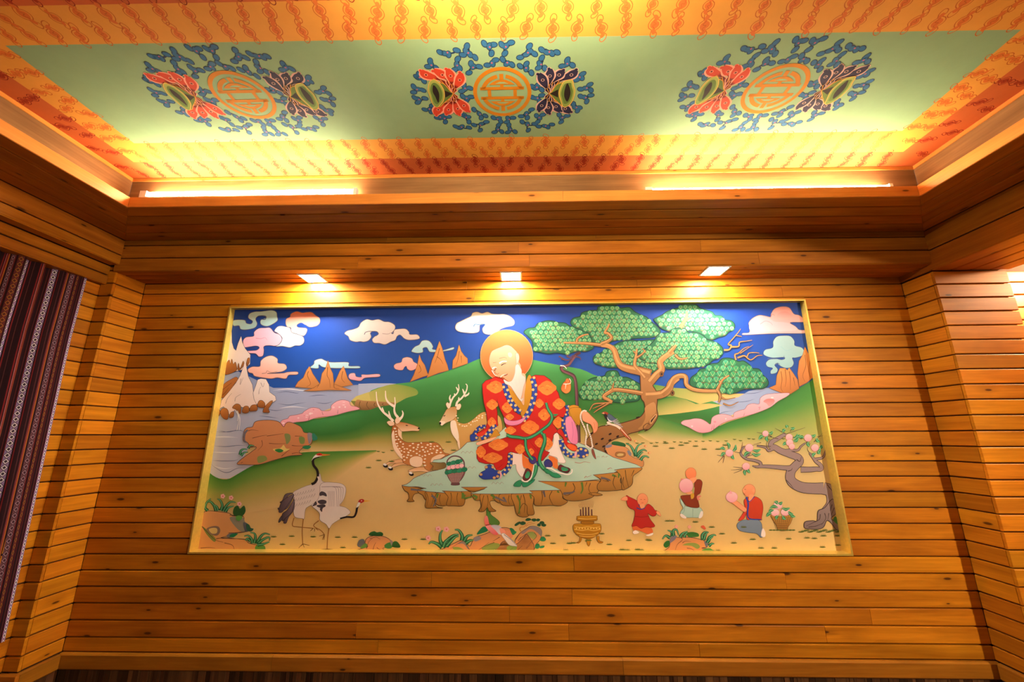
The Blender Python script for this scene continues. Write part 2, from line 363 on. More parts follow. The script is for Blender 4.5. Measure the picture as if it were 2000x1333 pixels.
lo = bpy.data.objects.new('spot_beam', ld); COL.objects.link(lo); lo.parent = spot; lo.location = Vector((0, 0, SP.z - 2.80)) + (AIM - SP).normalized() * .11; lo.rotation_euler = q.to_euler()


# ------------------------------------------------------------------ striped curtain
def curtain():
    V, Fc, UV = [], [], []
    nu, nv = 520, 14
    pts = []; s = 0.0; last = None
    for i in range(nu + 1):
        t = i / nu * 2.4
        d = .034 * math.sin(t / .118 * 2 * math.pi + 1.2 * math.sin(t * 3.1)) + .014 * math.sin(t * 23.0 + .6)
        p = (t, d)
        if last: s += math.hypot(p[0] - last[0], p[1] - last[1])
        pts.append((t, d, s)); last = p
    for j in range(nv + 1):
        v = j / nv; z = .2 + v * 2.36
        edge = -.285 - .068 * min(1, v * 1.3)
        for (t, d, s) in pts:
            tt = t * (1.0 + .03 * (1 - v)); a = .75 + .35 * (1 - v)
            e = min(1.0, max(0.0, (t - .06) / .08)); V.append((-3.106 * (1 - e) + (-3.140 + d * a * .92) * e, edge - tt, z)); UV.append((s, z))
    for j in range(nv):
        for i in range(nu):
            a = j * (nu + 1) + i; Fc.append((a, a + 1, a + nu + 2, a + nu + 1))
    t = NT('striped_woven_curtain')
    uv = t.n('ShaderNodeUVMap'); sp = t.n('ShaderNodeSeparateXYZ'); t.l(uv.outputs[0], sp.inputs[0])
    P = .25
    u = t.math('FRACT', t.math('DIVIDE', sp.outputs[0], P))
    DK, RD, OR, PK = (.020, .006, .008), (.16, .014, .016), (.36, .10, .018), (.30, .10, .10)
    stops = [(0, (.05, .035, .05)), (.135, RD), (.15, DK), (.19, (.09, .02, .02)), (.205, DK), (.27, RD), (.285, DK), (.33, (.07, .02, .012)), (.45, DK), (.50, RD), (.515, (.05, .02, .03)), (.60, DK), (.63, OR), (.66, RD), (.685, PK), (.70, DK), (.72, RD), (.745, DK), (.86, (.10, .03, .03)), (.875, DK), (.95, RD), (.97, DK)]
    base = t.ramp(u, stops[:32], 'CONSTANT')
    v = sp.outputs[1]
    def diamonds(c0, w, step, thick):
        du = t.math('DIVIDE', t.math('ABSOLUTE', t.math('SUBTRACT', u, c0)), w)
        dv = t.math('MULTIPLY', t.math('ABSOLUTE', t.math('SUBTRACT', t.math('FRACT', t.math('DIVIDE', v, step)), .5)), 2.0)
        r = t.math('ADD', du, dv)
        return t.math('MULTIPLY', t.math('LESS_THAN', t.math('ABSOLUTE', t.math('SUBTRACT', r, .72)), thick), t.math('LESS_THAN', du, 1.0)), t.math('MULTIPLY', t.math('GREATER_THAN', r, 1.15), t.math('LESS_THAN', du, 1.0))
    c = base
    for (c0, w, col, col2) in ((.067, .068, (.74, .68, .74), (.30, .20, .38)), (.39, .06, (.24, .085, .02), (.10, .02, .02)), (.557, .043, (.26, .15, .18), (.12, .05, .06))):
        a, b = diamonds(c0, w, .036, .20)
        c = t.mix(b, c, col2); c = t.mix(a, c, col)
    t.l(c, t.b.inputs['Base Color']); t.b.inputs['Roughness'].default_value = .9; t.b.inputs['Specular IOR Level'].default_value = .15
    root = mesh_obj('curtain', V, Fc, t.m, None, True)
    me = root.data; ul = me.uv_layers.new(name='cloth')
    for lp in me.loops: ul.data[lp.index].uv = UV[lp.vertex_index]
    tag(root, 'dark woven curtain with vertical red, orange and white diamond stripes', 'curtain')
    return root
curtain()
# ------------------------------------------------------------------ flat painting tools
def lin(h):
    h = h.lstrip('#'); o = []
    for k in (0, 2, 4):
        c = int(h[k:k + 2], 16) / 255.0
        o.append(c / 12.92 if c <= .04045 else ((c + .055) / 1.055) ** 2.4)
    return (o[0], o[1], o[2], 1.0)
def mixc(a, b, t): return tuple(x + (y - x) * t for x, y in zip(a, b))
def paint_material(name, rough, spec, grain):
    t = NT(name); at = t.n('ShaderNodeAttribute', attribute_name='paint')
    tc = t.n('ShaderNodeTexCoord'); n = t.n('ShaderNodeTexNoise', i_Scale=9.0, i_Detail=8.0, i_Roughness=.65); t.l(tc.outputs['Object'], n.inputs['Vector'])
    k = t.math('MULTIPLY_ADD', n.outputs[0], grain, 1.0 - grain * .5)
    vm = t.n('ShaderNodeVectorMath', operation='SCALE'); t.l(at.outputs['Color'], vm.inputs[0]); t.l(k, vm.inputs['Scale'])
    t.l(vm.outputs[0], t.b.inputs['Base Color']); t.b.inputs['Roughness'].default_value = rough; t.b.inputs['Specular IOR Level'].default_value = spec
    return t.m
M_PAINT = paint_material('mural_paint', .62, .25, .14)
M_CEILP = paint_material('ceiling_paint', .7, .2, .22)
def smooth_closed(p, n=4):
    o = []; m = len(p)
    for i in range(m):
        a, b, c, d = p[i - 1], p[i], p[(i + 1) % m], p[(i + 2) % m]
        for k in range(n):
            t = k / n; t2 = t * t; t3 = t2 * t
            o.append(tuple(.5 * (2 * b[q] + (c[q] - a[q]) * t + (2 * a[q] - 5 * b[q] + 4 * c[q] - d[q]) * t2 + (3 * b[q] - a[q] - 3 * c[q] + d[q]) * t3) for q in (0, 1)))
    return o
def smooth_open(p, n=4):
    if len(p) < 3: return list(p)
    e = [tuple(2 * p[0][q] - p[1][q] for q in (0, 1))] + list(p) + [tuple(2 * p[-1][q] - p[-2][q] for q in (0, 1))]
    o = []
    for i in range(1, len(e) - 2):
        a, b, c, d = e[i - 1:i + 3]
        for k in range(n):
            t = k / n; t2 = t * t; t3 = t2 * t
            o.append(tuple(.5 * (2 * b[q] + (c[q] - a[q]) * t + (2 * a[q] - 5 * b[q] + 4 * c[q] - d[q]) * t2 + (3 * b[q] - a[q] - 3 * c[q] + d[q]) * t3) for q in (0, 1)))
    o.append(p[-1]); return o
FR = dict(A=(380, 580, 4.938), B=(380, 830, 4.938), C=(700, 580, 5.553), D=(700, 780, 5.553), E=(900, 620, 3.922), F=(1000, 580, 4.759), G=(1280, 580, 4.938),
          H=(1360, 820, 4.759), I=(680, 900, 5.882), J=(1000, 900, 5.882), K=(780, 60, 5.0), N=(925, 640, 9.523), T=(920, 720, 8.33), L=(920, 840, 7.692),
          Q=(1290, 900, 7.014), R=(1130, 780, 9.519), S=(960, 1000, 12.5), V=(1200, 590, 8.333), P=(0, 0, 1.0))
def pts(fr, s):
    """points measured on a study sheet: sheet letter (origin and scale) + numbers"""
    ox, oy, k = FR[fr]; v = [float(x) for x in s.replace(',', ' ').split()]
    return [(ox + v[i] / k, oy + v[i + 1] / k) for i in range(0, len(v), 2)]
def inside(p, poly):
    x, y = p; r = False; j = len(poly) - 1
    for i in range(len(poly)):
        a, b = poly[i], poly[j]
        if (a[1] > y) != (b[1] > y) and x < (b[0] - a[0]) * (y - a[1]) / (b[1] - a[1]) + a[0]: r = not r
        j = i
    return r
class Canvas:
    """a flat painted surface: shapes are laid over one another in coats a few hundredths of a millimetre thick"""
    def __init__(s, mapf, step, eps=.02): s.map = mapf; s.step = step; s.coat = 1; s.eps = eps
class Art:
    def __init__(s, cv): s.cv = cv; s.v = []; s.f = []; s.c = []
    def _put(s, p2, faces, cols, lvl=None):
        if lvl is None: s.cv.coat += 1; lvl = s.cv.coat
        n = len(s.v)
        s.v += [s.cv.map(p, lvl * s.cv.step) for p in p2]; s.c += cols
        s.f += [tuple(n + i for i in f) for f in faces]
        return lvl
    def poly(s, p, col, col2=None, d=None, sm=True, out=None, ow=.7, lvl=None, n=4):
        if sm: p = smooth_closed(p, n)
        q = [p[0]]
        for a in p[1:]:
            if math.hypot(a[0] - q[-1][0], a[1] - q[-1][1]) > s.cv.eps: q.append(a)
        p = q
        tri = tessellate_polygon([[Vector((x, y, 0)) for x, y in p]])
        fs = []
        for t in tri:
            a, b, c = (p[i] for i in t)
            fs.append(t if (b[0] - a[0]) * (c[1] - a[1]) - (b[1] - a[1]) * (c[0] - a[0]) < 0 else tuple(reversed(t)))
        c1 = lin(col)
        if col2:
            c2 = lin(col2); d = d or (0, 1); pr = [x * d[0] + y * d[1] for x, y in p]; lo, hi = min(pr), max(pr)
            cols = [mixc(c1, c2, (k - lo) / max(1e-6, hi - lo)) for k in pr]
        else: cols = [c1] * len(p)
        r = s._put(p, fs, cols, lvl)
        if out: s.line(p + [p[0]], ow, ow, out, sm=False)
        return r
    def line(s, p, w0, w1=None, col='#000000', sm=True, lvl=None, taper=False, col2=None):
        if w1 is None: w1 = w0
        if sm: p = smooth_open(p)
        m = len(p); P2 = []; cols = []; c1 = lin(col); c2 = lin(col2) if col2 else c1
        for i in range(m):
            a, b = p[max(0, i - 1)], p[min(m - 1, i + 1)]
            dx, dy = b[0] - a[0], b[1] - a[1]; L = math.hypot(dx, dy) or 1
            t = i / (m - 1); w = (w0 + (w1 - w0) * t) * .5
            if taper: w *= math.sin(math.pi * min(.97, max(.03, t)))
            nx, ny = -dy / L * w, dx / L * w
            P2 += [(p[i][0] + nx, p[i][1] + ny), (p[i][0] - nx, p[i][1] - ny)]; c = mixc(c1, c2, t); cols += [c, c]
        return s._put(P2, [(2 * i, 2 * i + 1, 2 * i + 3, 2 * i + 2) for i in range(m - 1)], cols, lvl)
    def band(s, top, bot, stops, nx=40, ny=12):
        top = smooth_open(top); bot = smooth_open(bot)
        def at(c, x):
            if x <= c[0][0]: return c[0][1]
            for a, b in zip(c[:-1], c[1:]):
                if a[0] <= x <= b[0] and b[0] > a[0]: return a[1] + (b[1] - a[1]) * (x - a[0]) / (b[0] - a[0])
            return c[-1][1]
        x0, x1 = top[0][0], top[-1][0]; P2 = []; cols = []
        st = [(a, lin(b)) for a, b in stops]
        for i in range(nx + 1):
            x = x0 + (x1 - x0) * i / nx; ya, yb = at(top, x), at(bot, x)
            for j in range(ny + 1):
                t = j / ny; P2.append((x, ya + (yb - ya) * t))
                for (a, ca), (b, cb) in zip(st[:-1], st[1:]):
                    if a <= t <= b: cols.append(mixc(ca, cb, (t - a) / (b - a))); break
                else: cols.append(st[-1][1])
        k = ny + 1
        return s._put(P2, [(i * k + j, i * k + j + 1, (i + 1) * k + j + 1, (i + 1) * k + j) for i in range(nx) for j in range(ny)], cols)
    def blob(s, x, y, rx, ry, col, rot=0, n=12, lvl=None, out=None, ow=.6, col2=None):
        c, si = math.cos(rot), math.sin(rot)
        p = [(x + rx * math.cos(a) * c - ry * math.sin(a) * si, y + rx * math.cos(a) * si + ry * math.sin(a) * c) for a in (2 * math.pi * k / n for k in range(n))]
        return s.poly(p, col, col2, sm=False, lvl=lvl, out=out, ow=ow)
    def leaf(s, x0, y0, x1, y1, w, col, col2=None, bend=.2, lvl=None, vein=None):
        dx, dy = x1 - x0, y1 - y0
        mx, my = (x0 + x1) / 2 - dy * bend, (y0 + y1) / 2 + dx * bend
        L = math.hypot(dx, dy) or 1; nx, ny = -dy / L * w * .5, dx / L * w * .5
        r = s.poly([(x0, y0), (mx + nx, my + ny), (x1, y1), (mx - nx, my - ny)], col, col2, (dx, dy), lvl=lvl, n=3)
        if vein: s.line([(x0, y0), (mx, my), (x1, y1)], .8, .3, vein)
        return r
    def build(s, name, parent, mat, label=None):
        if not s.f: return None
        o = mesh_obj(name, s.v, s.f, mat, parent)
        ca = o.data.color_attributes.new('paint', 'FLOAT_COLOR', 'POINT')
        ca.data.foreach_set('color', [x for c in s.c for x in c])
        if label: o['label'] = label
        return o

# ------------------------------------------------------------------ mural: frame and canvas
mural = tag(empty('framed_mural', (0, 0, MZ0)), 'large gold-framed mural of an old man with deer, cranes and trees', 'mural')
YC0, YC1 = .072, .038                       # the panel leans: deeper at the foot than at the head
def yc(z): return YC0 + (YC1 - YC0) * (z - MZ0) / (MZ1 - MZ0)
FWD = 0.009
def rail(name, b):
    o = boxes(name, b, M_GOLD, mural); o.matrix_parent_inverse = Matrix.Translation((0, 0, -MZ0)); return o
fl = .011
rail('frame_rail', [(MX0, MX0 + fl, -FWD, .10, MZ0, MZ1)]); rail('frame_rail', [(MX1 - fl, MX1, -FWD, .10, MZ0, MZ1)])
rail('frame_rail', [(MX0 + fl, MX1 - fl, -FWD, .10, MZ0, MZ0 + fl)]); rail('frame_rail', [(MX0 + fl, MX1 - fl, -FWD, .10, MZ1 - fl, MZ1)])
N_M = Vector((0, -1, (YC1 - YC0) / (MZ1 - MZ0))).normalized()
CX0, CX1, CZ0, CZ1 = MX0 + fl, MX1 - fl, MZ0 + fl, MZ1 - fl
P0 = Vector((0, YC0, MZ0))
def pix_ray(u, v):
    a = (u - 1000.0) / F_PX; b = (666.5 - v) / F_PX
    return _fw + CR * a + CU * b
def mural_map(p, h):
    d = pix_ray(*p); t = (P0 - CAM).dot(N_M) / d.dot(N_M); q = CAM + d * t
    q.x = min(max(q.x, CX0), CX1); q.z = min(max(q.z, CZ0), CZ1); q.y = yc(q.z)
    return q + N_M * h
def pixel_of(x, z):
    q = Vector((x, yc(z), z)) - CAM; k = q.dot(_fw); return (1000 + F_PX * q.dot(CR) / k, 666.5 - F_PX * q.dot(CU) / k)
cv = Canvas(mural_map, .00001)
def mpart(art, name, label=None, under=None):
    o = art.build(name, under or mural, M_PAINT, label)
    if o and not under: o.matrix_parent_inverse = Matrix.Translation((0, 0, -MZ0))
    return o
boxes_c = mesh_obj('canvas_board', [(CX0, yc(CZ0) + .03, CZ0), (CX1, yc(CZ0) + .03, CZ0), (CX1, yc(CZ1) + .03, CZ1), (CX0, yc(CZ1) + .03, CZ1), (CX0, yc(CZ0), CZ0), (CX1, yc(CZ0), CZ0), (CX1, yc(CZ1), CZ1), (CX0, yc(CZ1), CZ1)],
                   [(0, 3, 2, 1), (4, 5, 6, 7), (0, 1, 5, 4), (1, 2, 6, 5), (2, 3, 7, 6), (3, 0, 4, 7)], plain('primed_board', (.6, .5, .35), .8), mural)
boxes_c.matrix_parent_inverse = Matrix.Translation((0, 0, -MZ0))

# --- sky, water, land -------------------------------------------------
TL_, TR_, BR_, BL_ = pixel_of(CX0, CZ1), pixel_of(CX1, CZ1), pixel_of(CX1, CZ0), pixel_of(CX0, CZ0)
a = Art(cv)
a.band([(380, 590), (1660, 575)], [(380, 790), (1660, 790)], [(0, '#16388c'), (.5, '#1a479a'), (1, '#2352a2')], 30, 8)
a.band([(375, 770), (1665, 770)], [(375, 1090), (1665, 1090)], [(0, '#dcbc80'), (.3, '#dcbc80'), (.7, '#dbb97a'), (1, '#e2be78')], 40, 10)
mpart(a, 'painted_sky', 'deep blue sky over sandy ground')
a = Art(cv)
# left water
a.poly(pts('A', '130 1333 200 1180 250 980 270 760 420 720 760 880 960 878 1200 870 1679 845 1679 960 1300 1080 900 1230 600 1333') + pts('B', '600 60 470 330 600 385 480 440 330 522 220 518 130 470'), '#8f9cc0', '#c3c4d4', (0, 1), sm=False)
a.poly(pts('C', '0 945 150 940 330 940 450 945 300 985 130 1030 0 1085'), '#a9b4d2', sm=False)
for q in ('A;790 930 880 915 980 930 1010 925', 'A;800 1030 900 1045 1000 1030 1080 1020', 'A;1170 1020 1260 1030 1340 1010', 'A;620 1150 720 1160 820 1175', 'A;230 1290 320 1305 400 1290 470 1290', 'A;700 1085 780 1098 860 1090', 'A;1100 960 1200 950 1280 955',
          'B;200 68 300 70 430 55 480 75', 'B;180 205 300 212 420 200 510 205', 'B;165 345 260 350 380 348 430 330', 'B;150 380 260 450 330 460 420 420 560 425'):
    f, t = q.split(';'); a.line(pts(f, t), 1.6, .8, '#5d678c', taper=True)
for q in ('A;760 905 900 890 1050 905 1200 900', 'A;820 1075 950 1062 1090 1075', 'B;190 120 300 118 420 125', 'B;180 265 300 270 420 268', 'B;190 400 280 425 380 415'):
    f, t = q.split(';'); a.line(pts(f, t), 2.6, 1.2, '#e2e2ea', taper=True)
mpart(a, 'painted_water', 'pale grey-blue water on the left with brushed ripples'); a = Art(cv)
# right water
a.poly(pts('G', '20 1150 120 1150 330 1125 560 1075 640 1050 380 1035 560 1010 800 970 900 910 1050 880 1200 880 1280 925 1000 1050 740 1140 560 1240 250 1240'), '#b4bdd6', '#8f9fc6', (1, -1), sm=False)
for q in ('380 1105 480 1112 540 1095', '420 1030 560 1040 640 1030', '750 1020 880 1010 960 985', '840 935 960 930 1050 905', '520 1190 640 1120 760 1100', '150 1180 260 1170 360 1160'):
    a.line(pts('G', q), 1.5, .7, '#5f6b93', taper=True)
mpart(a, 'painted_water', 'pale blue stream on the right between the hills')

a = Art(cv)
# main hill
a.band(pts('P', '540 842 558 836 582 823 649 813 700 790 723 764 768 751 801 747 844 735 880 723 914 711 934 702 975 694 1039 703 1063 708 1104 716 1137 722 1158 732 1193 742 1250 750 1281 752 1320 760 1345 765 1405 790'),
       pts('P', '540 850 600 878 720 885 900 885 1160 870 1300 872 1405 862'), [(0, '#4a9a55'), (.12, '#3d8544'), (.50, '#33702f'), (.68, '#587f33'), (.84, '#b09c52'), (1, '#dcbc80')], 70, 18)
# ledge on the left flank
a.poly(pts('C', '-20 1095 60 1060 200 1000 340 955 480 960 620 1000 640 1060 520 1100 380 1165 200 1150 60 1130 -30 1120'), '#7f9a44', '#c9bd6c', (-.5, 1))
a.poly(pts('A', '1510 1005 1560 960 1679 920 1700 1010 1600 1020'), '#c9bd6c', sm=False)
a.poly(pts('A', '1505 1005 1600 1008 1700 1010 1740 1060 1700 1090 1600 1090 1540 1050'), '#6f8034', '#a97a45', (1, .3), sm=False)
a.poly(pts('C', '-20 1120 60 1128 200 1135 400 1150 390 1170 280 1185 200 1200 130 1225 40 1230 -40 1215'), '#b98a58', '#7a5a34', (0, 1))
for q in ('20 1135 10 1180 30 1220', '100 1140 90 1180 120 1222', '180 1150 170 1180 200 1200', '270 1155 260 1170 285 1185'): a.line(pts('C', q), 1.1, .5, '#4c3416')
# meadow in front of the water
a.band(pts('P', '395 918 406 923 427 935 447 936 465 926 501 907 562 891 593 884 650 882 735 880'), pts('P', '395 1010 500 1000 600 975 700 905 735 884'), [(0, '#3f7f2f'), (.25, '#6d9440'), (.6, '#b1a556'), (1, '#dcbb7e')], 50, 14)
# right hills
a.poly(pts('G', '0 855 100 866 190 880 330 888 600 915 700 935 860 935 700 970 430 1035 300 990 180 962 100 965 0 1000'), '#5f8d3c', '#e0c274', (.5, 1), sm=False)
a.poly(pts('G', '15 1010 90 985 170 965 230 975 300 995 390 1035 520 1030 650 1045 560 1070 420 1100 200 1128 20 1145'), '#4f8436', '#dcc072', (.25, 1), sm=False)
a.band(pts('P', '1246 846 1275 814 1300 820 1330 829 1352 836 1381 846 1400 852'), pts('P', '1246 849 1275 864 1330 864 1400 860'), [(0, '#3c8038'), (.45, '#7a9848'), (1, '#dcbc80')], 24, 10)
a.band(pts('P', '1372 848 1381 845 1422 825 1472 809 1523 782 1541 771 1564 756 1592 740 1615 725'), pts('P', '1372 862 1430 872 1500 882 1615 905'), [(0, '#357a34'), (.25, '#4d8d3d'), (.6, '#a5ab58'), (1, '#dcbc80')], 40, 14)
# tiny grass line where the sand begins
for k in range(58):
    x = 735 + k * 14.5 + rng.uniform(-4, 4)
    if 780 < x < 1200 and k % 3: continue
    y = 882 - (x - 735) * .033 + rng.uniform(-2, 2); a.leaf(x - 4, y, x + 4, y + .5, 2.2, '#5f6c2c', bend=.1)
mpart(a, 'painted_hills', 'rolling green hills fading into sand')

# --- clouds -----------------------------------------------------------
def cloud(frm, shapes, name='painted_cloud', label=None):
    a = Art(cv)
    for (q, col, c2, out) in shapes: a.poly(pts(frm, q), col, c2, (0, 1), out=out, ow=1.0)
    return a
def done(a, label): mpart(a, 'painted_cloud', label)
WH, PK, MT = '#f3efe9', '#f0b9c4', '#b9d6d2'
OUT = '#6b5f63'
a = cloud('A', [('375 228 480 225 500 255 545 262 560 235 520 205 530 165 580 145 640 142 690 135 750 130 790 150 797 190 800 230 740 272 690 285 640 265 640 225 690 205 680 185 620 185 590 215 605 260 580 300 500 318 445 312 430 280 375 280', '#bcd0c2', '#9fc4c2', OUT)])
a.line(pts('A', '640 215 680 220 688 200 660 185 610 190'), 1.4, .8, '#3e4f74'); done(a, 'pale green curled cloud at the top left corner')
a = cloud('A', [('880 260 885 215 920 195 930 165 985 142 1040 155 1080 150 1130 150 1170 180 1205 205 1210 245 1180 280 1110 292 1060 262 1030 250 990 270 1000 295 1080 305 1080 345 1050 378 990 360 930 340 930 300 895 290', '#e0662e', '#dcd0c6', OUT)])
a.line(pts('A', '930 300 980 290 985 262 1030 248 1070 270'), 1.2, .7, '#c9a9a0'); done(a, 'white cloud with an orange crown')
a = cloud('A', [('770 330 800 290 840 282 880 290 920 300 940 345 1000 365 1050 390 1055 440 1020 470 970 472 920 490 850 478 790 480 780 460 830 430 845 395 800 350', '#cbd5d9', '#b9ccd3', OUT)]); done(a, 'pale blue-white cloud behind the pink cloud')
a = cloud('A', [('470 420 500 390 570 380 575 340 620 305 680 300 730 300 770 345 820 365 845 410 820 455 780 475 720 470 670 480 670 520 660 570 620 578 590 550 530 545 490 525 550 520 600 515 625 490 590 475 480 490 470 460', '#eebfd2', '#f4b2bd', '#5c4a56')])
a.line(pts('A', '590 400 640 405 680 395 700 420'), 1.2, .5, '#d98ba0'); a.line(pts('A', '480 492 570 498 610 490 625 500'), 2.0, .8, '#2c3e86'); done(a, 'pink cloud left of the snowy peaks')
a = cloud('A', [('515 700 560 675 630 672 640 620 690 580 750 570 800 600 805 640 870 650 890 690 850 720 790 730 700 742 850 738 900 728 990 725 990 750 910 755 880 790 800 780 740 790 650 780 580 765 560 740 525 730', '#f7cdbf', '#f0a994', '#8a6a64')])
a.line(pts('A', '650 742 690 735 700 715 740 730 800 720'), 1.2, .6, '#a97a72'); done(a, 'peach cloud over the white peak')
a = cloud('A', [('1115 680 1150 650 1160 615 1220 598 1260 615 1320 632 1480 632 1490 668 1585 670 1585 690 1440 690 1350 690 1240 680 1200 655 1195 690 1140 690', '#c4e0e4', '#a8d0d8', OUT)]); done(a, 'thin pale blue cloud behind the brown peaks')
a = cloud('A', [('1485 770 1500 742 1545 738 1560 770 1610 775 1612 752 1670 752 1760 745 1790 752 1780 772 1700 778 1640 785 1600 812 1540 805 1500 795', '#f2b5bd', '#ec94a4', OUT)]); done(a, 'small pink cloud above the lake')
a = cloud('C', [('-150 400 -120 370 -60 355 0 330 30 280 90 245 150 255 220 245 280 270 340 275 395 310 395 355 360 395 380 400 390 360 440 350 510 348 548 380 560 410 640 412 662 455 560 470 500 455 455 415 420 430 400 470 350 490 290 518 230 505 170 500 150 465 180 430 215 410 205 380 160 375 130 395 140 435 110 475 60 490 20 485 -30 490 -90 470 -110 430', '#dfd6cc', '#c9b6ae', OUT)])
a.line(pts('C', '65 410 80 385 130 375 190 378 220 400 190 430'), 1.4, .7, '#5a5764'); a.line(pts('C', '260 400 320 405 370 385 380 400'), 1.2, .6, '#a58f8c'); done(a, 'large cream cloud with a long tail')
a = cloud('C', [('575 590 610 545 660 520 690 480 740 472 780 490 810 540 800 565 830 575 920 580 1028 548 1028 572 940 590 860 600 780 600 760 580 740 550 700 560 700 600 650 612 600 605', '#b6d4d6', '#9cc3c8', OUT)]); done(a, 'pale teal cloud behind the brown needles of rock')
a = cloud('C', [('385 750 410 725 465 710 480 670 530 655 580 670 600 705 640 730 640 765 600 795 560 800 530 780 520 755 500 765 480 795 430 795 395 780', '#f4b3a6', '#ee9c98', OUT)]); done(a, 'small salmon cloud beside the brown rocks')
a = cloud('C', [('1050 340 1065 290 1110 265 1170 235 1220 210 1240 175 1290 165 1340 180 1400 165 1450 185 1520 190 1580 190 1640 210 1690 260 1680 310 1600 330 1540 355 1490 400 1420 412 1360 395 1345 345 1375 300 1320 305 1310 375 1250 395 1150 390 1080 375', '#c4b998', '#c4d2da', OUT)])
a.poly(pts('C', '1062 335 1080 295 1180 240 1260 210 1400 205 1560 205 1670 262 1660 300 1540 340 1480 385 1420 398 1372 385 1362 345 1390 300 1300 290 1290 365 1240 380 1150 375 1090 360'), '#cdd8de', '#b7cbd8'); a.line(pts('C', '1250 325 1265 300 1320 305 1372 298 1345 345'), 1.6, .8, '#4a7aa8'); done(a, 'large white cloud beside the orange halo')
a = cloud('G', [('845 352 905 345 905 290 900 250 940 205 1000 178 1060 185 1110 195 1115 165 1150 115 1220 95 1290 105 1335 165 1390 180 1445 225 1450 245 1300 248 1350 285 1390 320 1480 322 1480 352 1200 355 1000 362 850 368', '#d68a78', '#dab2b6', OUT)])
a.poly(pts('G', '920 330 905 275 945 212 1010 185 1090 205 1150 240 1230 245 1300 262 1370 318 1200 335 1000 340'), '#d69ea4', '#dcbcbe'); a.poly(pts('G', '1170 190 1200 150 1270 145 1330 190 1280 215 1200 220'), '#d5857c', '#eaa39a'); a.line(pts('G', '1010 265 1060 235 1110 250 1130 275'), 1.4, .6, '#cf8e90'); a.line(pts('G', '1110 200 1125 170 1150 180'), 1.2, .6, '#a86a64'); done(a, 'big pink cloud bank at the top right corner')
a = cloud('G', [('1040 545 1060 510 1130 490 1135 430 1170 385 1230 375 1300 380 1340 425 1345 470 1410 490 1435 530 1415 570 1350 590 1320 592 1335 640 1310 680 1250 688 1190 660 1180 640 1150 660 1180 700 1165 735 1115 745 1110 715 1130 690 1080 675 1065 640 1100 605 1180 600 1235 605 1240 585 1130 590 1060 570', '#a3c0be', '#8cb5b8', '#3c4a78')])
a.line(pts('G', '1080 600 1150 595 1210 608 1238 600 1240 570'), 1.4, .8, '#52698e'); a.line(pts('G', '1150 655 1190 645 1200 665'), 1.2, .6, '#52698e'); a.line(pts('G', '1210 480 1260 520 1330 500'), 1.2, .6, '#8fb8be'); done(a, 'teal mushroom-shaped cloud over the brown crag')

# --- mountains --------------------------------------------------------
a = Art(cv)
a.poly(pts('A', '285 745 300 640 320 460 340 330 360 350 362 440 380 500 400 520 420 450 450 380 462 440 490 500 540 560 535 650 480 700 400 720'), '#f3dccf', '#efe0da', (0, 1), sm=False, out='#6a5a58')
for q in ('290 745 300 660 335 610 345 650 360 600 375 650 395 630 410 690 400 715 340 745', '415 700 425 640 440 690 470 620 475 660 440 705', '500 650 510 600 530 590 530 630 510 670'): a.poly(pts('A', q), '#b8743a', '#8a4f22', (0, 1), out='#4a2c12', ow=.7)
a.poly(pts('A', '255 970 262 880 300 830 350 800 400 775 420 800 380 850 340 930 290 970'), '#b5703a', '#8f5528', (0, 1), out='#5b3414', ow=.7)
a.line(pts('A', '270 900 320 860 360 830'), 1, .5, '#5b3414'); a.line(pts('A', '270 950 300 920 330 880'), 1, .5, '#5b3414')
a.poly(pts('A', '232 1080 260 1000 330 920 400 830 440 760 470 680 492 600 502 680 520 770 560 850 570 930 590 1000 600 1040 520 1080 430 1060 340 1140 280 1060'), '#f4e2da', '#eed3c8', (0, 1), sm=False, out='#5c4c4c')
a.poly(pts('A', '565 930 590 860 610 800 640 790 690 795 720 850 725 920 780 960 788 1000 740 1030 690 1060 640 1010 600 1040 575 990'), '#f4e4dc', '#efd8ce', (0, 1), sm=False, out='#5c4c4c')
for q in ('450 790 440 850 470 780', '390 1010 400 970 450 940', '300 1030 320 980 360 930', '640 830 660 870 675 830', '620 940 625 900 640 870'): a.line(pts('A', q), .9, .4, '#8c7470')
for q in ('235 1150 225 1100 240 1085 250 1120', '250 1110 270 1078 310 1080 330 1120 320 1180 290 1180 260 1150', '335 1165 350 1120 380 1110 375 1160', '365 1070 400 1035 440 1045 450 1090 440 1130 400 1090', '460 1110 480 1060 520 1060 525 1110 490 1125', '530 1100 550 1050 600 1045 605 1095 560 1105', '610 1060 620 1010 650 1000 680 1030 670 1070', '660 1110 680 1060 730 1010 755 1005 740 1040 715 1080 725 1115 690 1118'): a.poly(pts('A', q), '#bb763c', '#8c4f22', (0, 1), out='#4a2c12', ow=.7)
for q in ('400 1100 430 1170 410 1290', '415 1100 440 1180 430 1290', '395 1090 420 1140 415 1200'): a.line(pts('A', q), 1.3, .8, '#f1ece8')
mpart(a, 'painted_mountain', 'white snowy peaks with brown feet by the water')
def crag(frm, body, lines, label, c1='#d88f52', c2='#b87840'):
    a = Art(cv)
    for q in body: a.poly(pts(frm, q), c1, c2, (.3, 1), sm=False, out='#7a4a22', ow=.8)
    for q in lines: a.line(pts(frm, q), 1.4, .5, '#7a4a22')
    mpart(a, 'painted_mountain', label)
